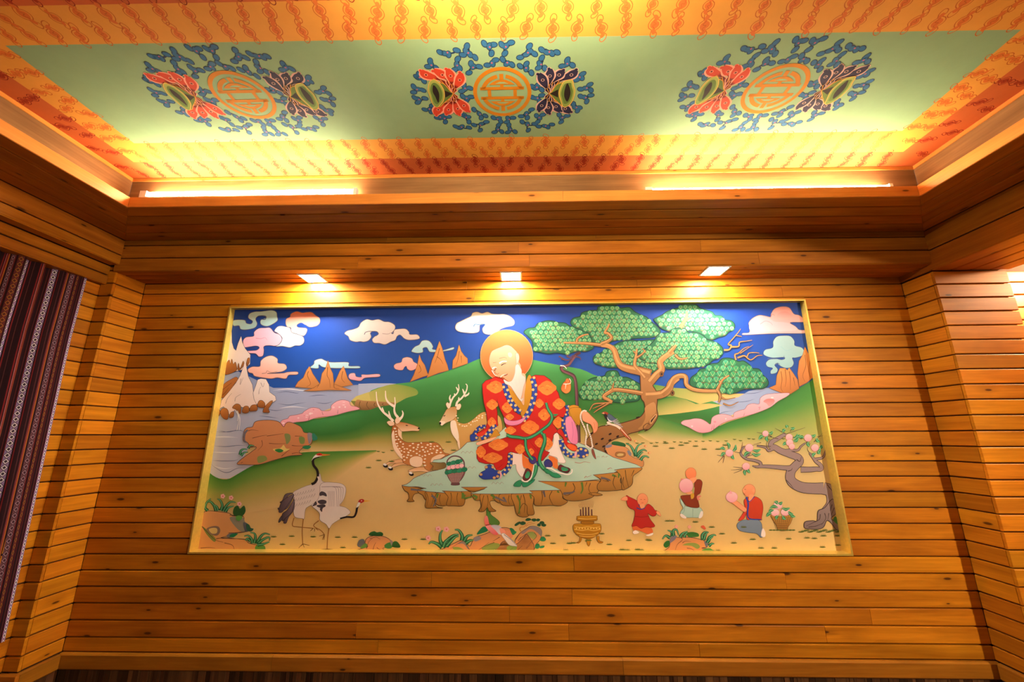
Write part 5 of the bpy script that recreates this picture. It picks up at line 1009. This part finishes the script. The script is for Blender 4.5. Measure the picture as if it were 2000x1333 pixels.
# hand with rosary
a = Art(cv)
a.poly(pts('R', '60 260 110 225 170 250 240 320 320 400 355 470 340 580 280 630 265 560 230 480 180 450 110 420 70 380'), '#f0a07a', '#ee8f66', out='#b5623e', ow=.8); a.line(pts('R', '280 430 300 500 290 560'), .8, .4, '#b5623e'); a.line(pts('R', '320 430 330 500 320 560'), .8, .4, '#b5623e')
cv.coat += 1
for q in ('160 240 110 215 60 240 35 310 45 390 80 470 120 560 145 640 135 740 130 850 190 900', '180 460 160 480 170 560 200 640 230 730 245 820 255 890 210 920'):
    p = smooth_open(pts('R', q), 8)
    d = 0
    for u, v in zip(p[:-1], p[1:]):
        d += math.hypot(v[0] - u[0], v[1] - u[1])
        if d > 2.6: d = 0; a.blob(v[0], v[1], 1.7, 1.7, '#f8efe4', n=8, lvl=cv.coat, col2='#d9c2b2')
a.poly(pts('R', '240 940 270 930 300 1020 320 1115 280 1070 250 1010'), '#8a4a3c', out='#5a2a22', ow=.5)
mpart(a, 'painted_rosary', 'hand holding a string of white prayer beads', old_man)

# --- peach tree -----------------------------------------------------------
cv.coat = BASE + 10; a = Art(cv)
TG, TO_ = '#97807e', '#3f3030'
lim = (('1180 640 1080 640 980 630 900 590 870 540 880 480 920 430 960 390 940 350 860 320 780 290 730 260 690 250 700 210 750 180 800 150 830 135', 21, 5), ('1180 640 1240 660 1265 720 1260 790 1220 850 1180 890', 22, 22), ('900 450 830 450 720 440 620 435 560 440', 9, 4), ('600 430 590 400 540 380 480 370 440 350 410 310 440 250', 5, 2.4), ('440 350 480 330 500 300', 3, 1.4), ('970 465 1050 465 1110 460 1160 460 1150 420 1110 390 1080 350 1050 310', 10, 3), ('1100 370 1170 355 1190 320 1205 270', 4, 1.4), ('800 295 870 285 940 285 970 250 1010 220', 5, 2), ('720 270 670 290 640 260 560 245', 4, 1.6), ('560 440 520 430', 3, 1.2))
for L_ in (0, 1):
    for q, w0, w1 in lim:
        p = pts('H', q); a.line(p, w0 + (2.2 if L_ == 0 else 0), w1 + (1.4 if L_ == 0 else 0), TO_ if L_ == 0 else TG)
a.poly(pts('H', '1130 850 1190 820 1260 740 1305 790 1300 870 1250 920 1310 960 1350 1020 1300 1025 1250 960 1210 940 1180 1000 1120 1020 1030 1015 1000 1000 1010 950 1080 940 1120 940'), TG, '#7d6866', (0, 1), out=TO_, ow=1.4)
for q in ('1210 600 1250 650 1275 680', '1150 880 1140 930 1080 960 1020 990', '1190 870 1200 920 1160 980', '1230 870 1220 930', '830 560 870 600 900 640', '850 480 880 470 890 450', '930 370 960 390 975 345', '1040 1000 1110 990 1180 960', '1260 790 1240 850', '1280 820 1250 890', '1220 610 1235 640'): a.line(pts('H', q), 1.5, .6, '#43312f')
for q in ('690 250 560 235', '760 180 640 150', '830 135 730 80', '830 135 1010 75', '870 110 900 70', '410 310 350 300', '410 310 430 210', '430 250 560 235', '480 340 580 310', '260 330 200 400', '260 340 245 405', '250 340 190 330', '430 460 320 470', '420 470 345 500', '430 450 340 440', '1010 220 1090 170', '1090 210 1180 130', '1120 160 1190 150', '1050 310 1030 270 1060 220', '1205 270 1190 210', '600 215 530 230', '620 130 560 120', '700 160 620 110', '660 270 650 220 690 180'): a.line(pts('H', q), 1.3, .5, '#5a463f')
def hleaf(x0, y0, x1, y1, w): 
    (u0, v0), (u1, v1) = pts('H', '%f %f %f %f' % (x0, y0, x1, y1)); a.leaf(u0, v0, u1, v1, w, '#1f7a4a', '#3fa468', vein='#bfe0b0')
for t in ((300, 280, 280, 210), (330, 300, 365, 230), (335, 320, 350, 370), (280, 310, 225, 345), (270, 280, 215, 270), (520, 280, 600, 275), (510, 310, 600, 320), (500, 300, 440, 350), (480, 440, 500, 500), (460, 460, 455, 520), (640, 150, 575, 190), (660, 150, 660, 205), (670, 130, 710, 110), (830, 90, 800, 120), (840, 80, 830, 50), (870, 80, 915, 75), (900, 180, 940, 130), (890, 200, 950, 170), (850, 220, 800, 240), (930, 160, 965, 140), (1000, 170, 955, 165), (1060, 150, 1110, 140), (1110, 170, 1150, 210), (1040, 200, 1050, 255), (1140, 270, 1165, 235), (1120, 300, 1150, 270), (1110, 310, 1075, 350), (1130, 290, 1150, 320)): hleaf(*t, 6)
for x, y, r in ((305, 310, 7.5), (490, 262, 8), (460, 435, 7.5), (640, 130, 6), (860, 165, 7), (865, 215, 7), (885, 250, 6), (1035, 170, 7.5), (1100, 262, 7.5)): u, v = pts('H', '%d %d' % (x, y))[0]; a.blob(u, v, r, r * .95, '#f6c3c2', n=14, col2='#ef9ca8', out='#d08088', ow=.5)
mpart(a, 'painted_tree', 'grey twisted peach tree with pink fruit in the right corner')
cv.coat = BASE + 10; a = Art(cv)
for q in ('980 1010 1060 1040 1180 1030 1340 1020 1330 1050 1180 1045 1000 1055'): pass
for k in range(14): u, v = pts('H', '%f %f' % (970 + k * 28, 1045 - (k % 3) * 8))[0]; grass(a, u, v, 6)
u, v = pts('H', '1290 940')[0]; a.poly(pts('H', '1270 930 1290 900 1330 940 1330 980 1290 960'), '#3f7a3a')
mpart(a, 'painted_grass', 'grass under the peach tree')

# --- children, fruit basket, incense burner, pheasant ---------------------
SK, SKO = '#f2a070', '#c96a40'
cv.coat = BASE + 60; a = Art(cv)
a.poly(pts('H', '375 985 400 950 460 930 560 930 600 960 610 1010 620 1080 595 1095 560 1060 480 1050 400 1030'), '#7d8fa4', '#6d7f98', (0, 1), out='#4a5666'); a.poly(pts('H', '600 1080 615 1010 640 1050 635 1090'), '#f4e4dc')
a.poly(pts('H', '470 850 440 920 390 940 420 890 450 850'), '#d8402a', out='#7a1c14'); a.poly(pts('H', '440 760 470 730 540 715 600 750 618 820 605 910 600 935 520 925 470 930 465 860'), '#d3421f', '#c93a1c', (0, 1), out='#7a1c14'); a.line(pts('H', '465 720 480 790 475 860 490 920 600 930'), 3.4, 2, '#2b3f9a'); a.line(pts('H', '535 715 490 760 465 740'), 3, 2.4, '#2b3f9a')
a.poly(pts('H', '330 750 380 760 430 800 465 830 450 860 400 830 350 790 320 770'), SK, out=SKO, ow=.7); a.blob(*pts('H', '490 660')[0], 12, 12.5, SK, n=18, out=SKO, col2='#ee8f60'); a.blob(*pts('H', '440 660')[0], 3, 4, SK, n=10); a.blob(*pts('H', '532 660')[0], 2.6, 3.4, SK, n=8); a.line(pts('H', '445 650 460 650'), .9, .4, '#5a2c1c'); a.line(pts('H', '440 690 455 695'), .9, .4, '#8a2c20')
a.poly(pts('H', '490 700 530 700 530 720 490 760'), SK)
a.blob(*pts('H', '328 720')[0], 11.5, 10.5, '#f6c9cc', n=18, col2='#f0a4b0', out='#d98c98'); a.poly(pts('H', '300 690 315 655 335 690'), '#f0a4b0', sm=False)
mpart(a, 'painted_child', 'kneeling child in red jacket and grey trousers offering a peach')
cv.coat = BASE + 60; a = Art(cv)
a.poly(pts('H', '690 890 780 900 885 890 880 950 850 1000 840 1030 765 1030 740 980'), '#c08a3a', '#9a682a', (0, 1), out='#6a4418'); cv.coat += 1
for k in range(9): a.line(pts('H', '%f 895 %f 1025' % (700 + k * 22, 790 + (k - 4) * 12)), .6, .5, '#6a4418', sm=False, lvl=cv.coat)
for k in range(6): a.line(pts('H', '%f %f %f %f' % (700 + k * 9, 915 + k * 18, 880 - k * 8, 915 + k * 18)), .6, .6, '#6a4418', sm=False, lvl=cv.coat + .5)
cv.coat += 1
for x, y, r in ((755, 800, 9), (730, 865, 8.5), (825, 860, 9)): a.blob(*pts('H', '%d %d' % (x, y))[0], r, r * .8, '#f8d8d4', n=14, col2='#f0a4b0', out='#d98c98')
for t in ((755, 790, 720, 760), (755, 780, 800, 765), (760, 820, 680, 825), (790, 820, 870, 820), (700, 870, 650, 905), (870, 870, 920, 905), (760, 890, 740, 930), (800, 890, 830, 930), (720, 840, 670, 870), (850, 850, 900, 880)): hleaf(*t, 6.5)
for k in range(8): u, v = pts('H', '%f %f' % (690 + k * 30, 1028))[0]; grass(a, u, v, 4)
mpart(a, 'painted_basket', 'wicker basket of peaches beside the kneeling child')
cv.coat = BASE + 60; a = Art(cv)
a.poly(pts('Q', '265 520 300 560 330 610 360 630 520 640 570 680 580 730 540 780 440 780 360 780 310 760 270 720 290 680 310 650 280 590'), '#b5d2c0', '#a5c4b4', (0, 1), out='#6d8a80'); a.poly(pts('Q', '265 745 290 730 350 775 340 795 290 780'), '#f3ded2'); a.poly(pts('Q', '520 780 550 700 580 700 575 760 545 790'), '#f3e4da'); a.line(pts('Q', '440 660 440 780'), .8, .4, '#6d8a80'); a.line(pts('Q', '330 620 320 700 290 730'), .8, .4, '#6d8a80')
a.poly(pts('Q', '275 490 340 475 410 470 440 440 460 370 470 290 500 262 540 262 570 300 560 380 540 450 500 480 515 560 525 640 440 645 360 620 310 560'), '#8f3216', '#82300f', (1, 1), out='#4f1a0c'); a.poly(pts('Q', '410 400 460 360 460 430 440 500 420 530 410 470'), '#b0a060'); a.poly(pts('Q', '415 460 450 450 460 490 440 525 415 510'), '#d09a28'); a.poly(pts('Q', '495 490 540 480 555 490 520 520 545 530 510 545'), '#e0806c')
a.blob(*pts('Q', '415 178')[0], 10.5, 11.5, '#f2925e', n=18, out='#d0703c', col2='#ee8050'); a.poly(pts('Q', '400 250 480 230 490 265 450 310 420 290'), SK); a.blob(*pts('Q', '350 345')[0], 13.5, 14, '#f4bcc0', n=20, col2='#ec9aa8', out='#d98c98'); a.poly(pts('Q', '270 265 290 240 315 262'), '#ee8c80', sm=False); a.poly(pts('Q', '340 440 390 430 430 420 430 450 380 465'), SK)
mpart(a, 'painted_child', 'standing child in brown vest carrying a huge pink peach')
cv.coat = BASE + 60; a = Art(cv)
a.poly(pts('J', '1380 750 1420 740 1500 770 1580 760 1615 800 1610 840 1560 845 1500 820 1440 800 1400 810'), '#e2602c', '#e8743c'); a.poly(pts('J', '1385 820 1420 800 1460 825 1440 840 1400 845'), '#f5e6da', out='#b9907c', ow=.5); a.poly(pts('J', '1530 860 1570 845 1620 830 1615 855 1570 870'), '#f5e6da', out='#b9907c', ow=.5)
a.poly(pts('J', '1310 405 1350 420 1430 460 1450 500 1470 540 1520 545 1560 500 1610 530 1640 570 1665 580 1650 630 1610 640 1560 610 1590 680 1640 750 1600 770 1540 765 1480 780 1430 750 1375 755 1400 680 1410 580 1360 550 1325 510'), '#c22a20', '#b8241c', (0, 1), out='#6e120e'); a.line(pts('J', '1430 545 1480 560 1525 545'), 2.4, 1.6, '#3a3a8c'); a.line(pts('J', '1450 490 1465 530'), 1.4, 1, '#3a3a8c'); a.line(pts('J', '1410 640 1490 650 1575 640'), 1, .6, '#8c1612')
a.poly(pts('J', '1250 450 1280 420 1320 415 1325 455 1290 460'), SK, out=SKO, ow=.5); a.poly(pts('J', '1655 585 1690 590 1710 640 1670 620'), SK, out=SKO, ow=.5); a.blob(*pts('J', '1498 450')[0], 10.5, 12.2, SK, n=18, col2='#f08c5c', out=SKO, ow=.6); a.poly(pts('J', '1470 510 1520 505 1510 545 1480 550'), SK); a.line(pts('J', '1475 450 1490 448'), .8, .4, '#7a3420'); a.line(pts('J', '1515 448 1530 450'), .8, .4, '#7a3420'); a.line(pts('J', '1488 485 1510 485'), .8, .4, '#a8382c')
mpart(a, 'painted_child', 'dancing child in a long red coat with one arm raised')
cv.coat = BASE + 60; a = Art(cv)
for x in (790, 818, 850, 882, 917): a.line(pts('J', '%d 635 %d %d' % (x, x - 2, 560 if x in (790, 917) else 535)), 2.4, 2, '#5c2e30', sm=False)
for k in range(9): a.line(pts('J', '%d 540 %d 510 %d 490 %d 460' % (780 + k * 18, 770 + k * 20, 800 + k * 17, 785 + k * 19)), .8, .4, '#b9905c')
GA, GB, GC = '#c98a1c', '#a86c12', '#6d430a'
for q in ('740 940 770 930 780 880 760 870 800 880 790 930 760 950', '860 900 900 900 895 960 880 985 865 960', '970 880 1000 870 1005 920 1045 935 1030 950 990 940'): a.poly(pts('J', q), GA, GB, out=GC)
a.poly(pts('J', '705 740 760 725 980 725 1020 740 1022 800 1000 840 960 870 900 900 840 895 770 870 730 840 706 800'), GA, GB, (0, 1), out=GC); a.poly(pts('J', '805 695 930 695 925 730 810 730'), GB, out=GC); a.poly(pts('J', '745 655 765 637 960 635 978 655 970 690 870 695 755 690'), GA, GB, (0, 1), out=GC)
for q in ('720 760 800 770 870 760 940 772 1010 760', '715 790 800 802 870 795 940 805 1015 790', '740 830 800 845 870 850 940 845 990 830', '770 865 870 875 960 865', '760 665 860 672 965 665'): a.line(pts('J', q), 1.2, 1, '#f0c45c'); 
for k in range(9): u, v = pts('J', '%f 780' % (740 + k * 33))[0]; a.blob(u, v, 1.6, 1.4, '#f0c45c', n=8)
mpart(a, 'painted_incense_burner', 'golden three-footed incense burner with burning sticks')
cv.coat = BASE + 60; a = Art(cv)
a.line(pts('D', '1400 1190 1410 1250'), 5, 8, '#4d7d3c'); a.poly(pts('I', '1600 550 1630 570 1640 620 1690 660 1735 700 1735 735 1690 745 1630 730 1610 690 1590 640'), '#5a8a3c', '#4d7a36', (1, 1), out='#2c4a20'); a.poly(pts('I', '1575 640 1600 640 1615 700 1620 750 1585 750 1565 700'), '#f08c84', '#e86a60', (0, 1)); a.blob(*pts('I', '1602 530')[0], 4.0, 6.5, '#3f7038', n=12, col2='#5a8a3c'); a.poly(pts('I', '1590 490 1605 470 1612 510'), '#3f7038', sm=False)
a.poly(pts('I', '1575 745 1630 740 1700 800 1720 850 1670 850 1610 800'), '#f0a0a4', '#e05a60', (1, 1)); a.poly(pts('I', '1640 745 1740 750 1780 830 1740 850 1690 800'), '#b9b4c6', '#d8d0da'); a.poly(pts('I', '1740 780 1800 800 1800 870 1760 850'), '#ee9a84')
a.poly(pts('I', '1760 850 1800 840 1900 930 1940 980 1920 985 1850 970 1800 910'), '#ece6e2', '#cfc8cc', out='#8a8088', ow=.6); a.line(pts('I', '1790 850 1870 910 1930 975'), 1.6, .8, '#8a8aa0'); a.line(pts('I', '1580 745 1630 735'), 2, 1.4, '#8c2a2c')
mpart(a, 'painted_bird', 'green and pink pheasant on the rocks')
# ------------------------------------------------------------------ ceiling painting
def ceil_map(p, h):
    """p = ceiling coordinates (x, y) in metres"""
    return tilt((p[0], p[1], ZC - .0006 - h))
cc = Canvas(ceil_map, .00004, 1e-5)
cc.coat = 1
def quad(name, c, col, lab, par=None):
    a = Art(cc); c = [(x, y) for x, y in c]
    n = len(a.v); nx = 24; ny = 4; P2 = []
    for i in range(nx + 1):
        for j in range(ny + 1):
            s, t = i / nx, j / ny
            P2.append(tuple((c[0][q] * (1 - s) + c[1][q] * s) * (1 - t) + (c[3][q] * (1 - s) + c[2][q] * s) * t for q in (0, 1)))
    a._put(P2, [(i * 5 + j, (i + 1) * 5 + j, (i + 1) * 5 + j + 1, i * 5 + j + 1) for i in range(nx) for j in range(ny)], [lin(col)] * len(P2), 0)
    o = a.build(name, ceiling, M_CEILP, lab); o.data.flip_normals(); return o
g = [(-2.336, -.931), (2.211, -.917), (2.182, -1.505), (-2.332, -1.548)]
o1 = [(-2.500, -.767), (2.378, -.740), (2.368, -1.67), (-2.520, -1.716)]
t0 = [(TX0, TY0), (TX1, TY0), (TX1, TY1), (TX0, TY1)]
GREEN, ORG, REDC = '#8fb48c', '#eaa648', '#d06a38'
quad('green_field', g, GREEN, 'pale green painted field')
for k in range(4):
    n_ = (k + 1) % 4
    quad('orange_border', [o1[k], o1[n_], g[n_], g[k]] if k != 9 else None, ORG, None); quad('red_border', [t0[k], t0[n_], o1[n_], o1[k]], REDC, None)
# painted cloud scrolls of the borders
def scroll(a, x, y, s, rot, fl, col, edge):
    base = [(-.02, -.95), (.16, -.86), (.20, -.62), (.05, -.42), (.26, -.30), (.42, -.05), (.34, .22), (.16, .34), (.30, .56), (.16, .86), (-.10, .98), (-.22, .78), (-.08, .56), (-.26, .40), (-.42, .12), (-.36, -.18), (-.16, -.34), (-.22, -.62), (-.16, -.84)]
    c, sn = math.cos(rot), math.sin(rot)
    def tr(p, k=1.0): u, v = p[0] * s * fl * k, p[1] * s * k; return (x + u * c - v * sn, y + u * sn + v * c)
    big = smooth_closed([tr(p, 1.15) for p in base], 2)
    a.line(big + [big[0]], .0035, .0035, edge, sm=False, lvl=2)
    a.poly([tr(p, .82) for p in base], col, lvl=3, n=2)
    a.line([tr(p, .5) for p in ((.1, -.7), (-.3, -.1), (.2, .1), (-.2, .5), (.1, .9))], .004, .002, edge, lvl=4)
def scrolls(name, quadc, nu, rows, s, col, edge, seed):
    a = Art(cc); r = random.Random(seed)
    for j in range(rows):
        for i in range(nu):
            u = (i + .5 + (.5 if j % 2 else 0)) / nu; v = (j + .5) / rows
            if u > .985 or u < .01: continue
            p = tuple((quadc[0][q] * (1 - u) + quadc[1][q] * u) * (1 - v) + (quadc[3][q] * (1 - u) + quadc[2][q] * u) * v for q in (0, 1))
            dx, dy = quadc[1][0] - quadc[0][0], quadc[1][1] - quadc[0][1]
            scroll(a, p[0] + r.uniform(-.01, .01), p[1] + r.uniform(-.008, .008), s * r.uniform(.85, 1.1), math.atan2(dy, dx) + r.uniform(-.35, .35) + (math.pi if r.random() < .5 else 0), r.choice((-1, 1)), col, edge)
    o = a.build(name, ceiling, M_CEILP); o['kind'] = 'stuff'; return o
for k in range(4):
    n_ = (k + 1) % 4; L = math.hypot(o1[k][0] - o1[n_][0], o1[k][1] - o1[n_][1])
    scrolls('orange_scroll_pattern', [o1[k], o1[n_], g[n_], g[k]], int(L / .115), 2, .052, '#e07a36', '#c86a2c', 50 + k)
    scrolls('red_scroll_pattern', [t0[k], t0[n_], o1[n_], o1[k]], int(L / .115), 2 if k != 2 else 4, .052, '#a83a1e', '#8c2c18', 70 + k)

# medallions: measured once on the middle one, repeated along the field
MCX, MCY = -.088, -1.235
def kmap(fr_pts):
    out = []
    for (u, v) in fr_pts:
        d = pix_ray(u, v); t = (ZC - CAM.z) / (d.z + TILT * d.x); q = CAM + d * t; out.append((q.x - MCX, q.y - MCY))
    return out
def KP(s): return kmap(pts('K', s))
class MArt(Art):
    pass
def medallion():
    a = Art(Canvas(lambda p, h: Vector((p[0], p[1], -h)), .00004, 1e-5)); cvm = a.cv; cvm.coat = 5
    LB, LBO = '#2f6a9c', '#233a5c'
    # leaves: each a little trefoil spray
    sprays = ['400 210 440 220 480 230 560 190', '660 150 650 200 690 230 740 260 620 235', '830 125 880 150 900 220 920 135', '1090 115 1040 150 1030 220 1000 135', '1270 150 1270 200 1240 230 1180 260 1320 225', '1540 210 1490 220 1440 210 1390 185', '300 295 310 330 280 350 360 365', '570 275 560 330 540 380 590 365', '700 320 720 350 680 410 780 350', '940 285 910 320 860 335', '1010 280 1050 320 1100 330', '1240 325 1240 370 1180 345 1290 410', '1390 265 1370 320 1360 360 1420 365', '1640 285 1640 320 1590 345 1690 335', '190 420 190 460 240 490 170 450', '140 545 180 570 140 600 230 580', '150 655 190 670 180 700 250 660', '250 770 300 770 320 730 310 790', '1790 420 1750 450 1780 460 1730 480', '1860 525 1820 560 1770 570 1870 580', '1870 630 1810 650 1770 640 1830 690', '1760 750 1720 750 1700 715 1740 780', '630 530 640 570 690 560 610 590', '620 640 660 660 700 645 650 690', '1350 530 1330 560 1300 545 1390 575', '1390 630 1340 660 1300 650 1370 690', '730 770 780 810 840 830 800 850', '640 830 670 840 680 890 620 820', '440 850 450 890 480 840 400 845', '920 850 970 855 990 885', '1110 850 1060 855 1050 890', '1290 770 1240 810 1190 835 1250 850', '1400 820 1370 850 1350 890 1340 830', '1560 820 1590 850 1580 890 1640 830', '550 935 610 935 680 945 590 950', '850 890 800 910 790 970 730 920', '970 920 960 960 930 990 1000 985', '1070 920 1080 960 1060 990 1130 985', '1200 890 1250 910 1260 970 1320 910', '1490 915 1420 930 1360 935 1450 940', '430 830 400 850 370 850']
    for q in sprays:
        p = KP(q); cx = sum(u for u, _ in p) / len(p); cy = sum(v for _, v in p) / len(p); cvm.coat = 6
        for (u, v) in p:
            r = .0145; dx, dy = u - cx, v - cy; L = math.hypot(dx, dy) or 1; ang = math.atan2(dy, dx)
            a.line([(cx, cy), ((u + cx) / 2 - dy * .18, (v + cy) / 2 + dx * .18), (u, v)], .006, .010, LBO, lvl=5)
            a.blob(u, v, r * 1.35, r, LBO, rot=ang + .5, n=12, lvl=6); a.blob(u, v, r * 1.1, r * .76, LB, rot=ang + .5, n=12, lvl=7)
        a.blob(cx, cy, .0045, .0045, '#b8607c', n=8, lvl=8)
    # shou roundel
    GLD = '#c9811c'
    def ring(r0, r1, a0=0.0, a1=2 * math.pi, n=48, cx=0.0, cy=0.0, lvl=9):
        P2 = []; 
        for i in range(n + 1):
            t = a0 + (a1 - a0) * i / n; P2 += [(cx + r0 * math.cos(t), cy + r0 * math.sin(t)), (cx + r1 * math.cos(t), cy + r1 * math.sin(t))]
        a._put(P2, [(2 * i, 2 * i + 1, 2 * i + 3, 2 * i + 2) for i in range(n)], [lin(GLD)] * len(P2), lvl)
    def bar(x0, x1, y0, y1): a._put([(x0, y0), (x1, y0), (x1, y1), (x0, y1)], [(0, 1, 2, 3)], [lin(GLD)] * 4, 9)
    R = .150
    ring(R * .87, R)
    w = .015
    for s in (-1, 1):                      # the field is mirrored top to bottom; s = +1 towards the wall
        yy = s * .030
        ring(R * .60, R * .735, math.radians(14) if s > 0 else math.radians(180 + 14), math.radians(78) if s > 0 else math.radians(180 + 78), 20)
        ring(R * .60, R * .735, math.radians(102) if s > 0 else math.radians(180 + 102), math.radians(166) if s > 0 else math.radians(180 + 166), 20)
        bar(-.112, .112, min(s * .020, s * .038), max(s * .020, s * .038))
        bar(-.009, .009, min(s * .036, s * .052), max(s * .036, s * .050))
        bar(-.010, .010, min(s * .080, s * .112), max(s * .080, s * .114))
        # hooded bar
        p = [(-.066, s * .050), (.066, s * .050), (.046, s * .066), (.02, s * .079), (-.02, s * .079), (-.046, s * .066)]
        a.poly(p, GLD, sm=False, lvl=9); a.poly([(-.034, s * .056), (.034, s * .056), (.012, s * .066), (-.012, s * .066)], GREEN, sm=False, lvl=10)
    for x in (-.066, .066): bar(x - .009, x + .009, -.024, .024)
    # lotus flowers
    for side in (0, 1):
        c1, c2, ed = ('#d0442c', '#6e1c14', '#f0a890') if side == 0 else ('#2c2a48', '#1a1626', '#d6b0a8')
        root = KP('525 610')[0] if side == 0 else KP('1465 610')[0]
        tips = ['215 385 260 430 400 480', '335 380 420 430 470 480', '470 370 500 440 510 520', '605 410 590 480 545 560', '350 820 380 770 470 700', '450 810 480 770 510 690', '575 820 570 760 535 690', '670 790 630 730 560 660'] if side == 0 else ['1735 385 1680 430 1560 490', '1610 390 1560 430 1500 500', '1475 370 1470 440 1465 520', '1365 415 1400 480 1440 560', '1670 800 1620 760 1530 700', '1570 790 1530 740 1490 690', '1455 810 1455 750 1462 690', '1355 780 1390 730 1435 660']
        cvm.coat = 12
        for k, q in enumerate(tips):
            p = KP(q); sp = [p[0], p[1], p[2], root]
            def petal(sc, col, col2, lv):
                sm = smooth_open(sp, 5); m = len(sm); Lp, Rp = [], []
                for i in range(m):
                    u, v = sm[max(0, i - 1)], sm[min(m - 1, i + 1)]; dx, dy = v[0] - u[0], v[1] - u[1]; l_ = math.hypot(dx, dy) or 1; t = i / (m - 1)
                    w = sc * (.006 + .040 * (math.sin(math.pi * min(1, t * 1.25 + .12)) ** 1.2 if t < .7 else .55 * (1 - t) / .3)) * .5
                    Lp.append((sm[i][0] - dy / l_ * w, sm[i][1] + dx / l_ * w)); Rp.append((sm[i][0] + dy / l_ * w, sm[i][1] - dx / l_ * w))
                cs = [lin(col) if i < m * .55 else lin(col2) for i in range(m)]
                a._put(Lp + Rp, [(i, i + 1, m + i + 1, m + i) for i in range(m - 1)], cs + cs, lv)
                hx, hy = sm[0]; ex, ey = sm[2]; a.blob(hx + (hy - ey) * .45, hy - (hx - ex) * .45, .0085 * sc, .0075 * sc, col, n=10, lvl=lv)
            petal(1.32, ed, ed, 12 + k * 2); petal(.95, c1, c2, 13 + k * 2)
            a.line([p[2], root], .004, .002, '#d99a3c', lvl=13.5 + k * 2); u = p[1]; a.blob(u[0], u[1], .009, .008, ed, n=10, lvl=13.6 + k * 2); a.blob(u[0], u[1], .006, .0055, c2, n=10, lvl=13.8 + k * 2)
        cvm.coat = 34
        if side == 0: big, core, ctr = '330 480 380 500 440 520 500 590 525 610 500 650 440 700 380 730', '295 500 330 475 370 490 400 520 430 570 440 620 430 680 400 720 370 745 330 720 300 640 280 570', '330 530 360 550 385 600 390 650 380 700 350 640 325 590'
        else: big, core, ctr = '1680 490 1620 500 1540 520 1490 590 1465 610 1490 640 1540 690 1620 730', '1640 480 1690 480 1700 530 1715 590 1690 680 1650 730 1600 740 1580 690 1560 620 1570 560 1600 500', '1640 510 1665 560 1670 620 1640 690 1610 640 1615 570'
        a.poly(KP(big), '#6f8a3c', '#4d6430', (1, 0), out='#d99a3c', ow=.004)
        if side == 0: a.poly(KP('440 580 520 612 450 650'), '#241c1c', sm=False)
        else: a.poly(KP('1550 570 1470 612 1550 650'), '#241c1c', sm=False)
        a.poly(KP(core), '#a8b45c', '#7d9a4c', (0, 1), out='#e0b85c', ow=.004); p = KP(ctr)
        q = KP(core); cx = sum(u for u, _ in q) / len(q); cy = sum(v for _, v in q) / len(q); a.poly([(cx + (u - cx) * .74, cy + (v - cy) * .78) for u, v in q], '#5d7c3c')
        a.poly(p, '#231c1e')
    return a
med0 = medallion()
def place_medallion(x, y, lab, rot=0.0):
    c, s = math.cos(rot), math.sin(rot)
    o = mesh_obj('painted_medallion', [tilt((x + v.x * c - v.y * s, y + v.x * s + v.y * c, ZC - .0008 + v.z)) for v in med0.v], med0.f, M_CEILP, ceiling)
    ca = o.data.color_attributes.new('paint', 'FLOAT_COLOR', 'POINT'); ca.data.foreach_set('color', [t for q in med0.c for t in q]); o['label'] = lab
    return o
def ceil_at(u, v): d = pix_ray(u, v); t = (ZC - CAM.z) / (d.z + TILT * d.x); q = CAM + d * t; return q.x, q.y
place_medallion(MCX, MCY, 'longevity medallion in the middle of the green field')
for (u, v), lab in (((475.5, 188), 'longevity medallion on the left of the green field'), ((1512, 176), 'longevity medallion on the right of the green field')):
    x, y = ceil_at(u, v); place_medallion(x, y, lab)
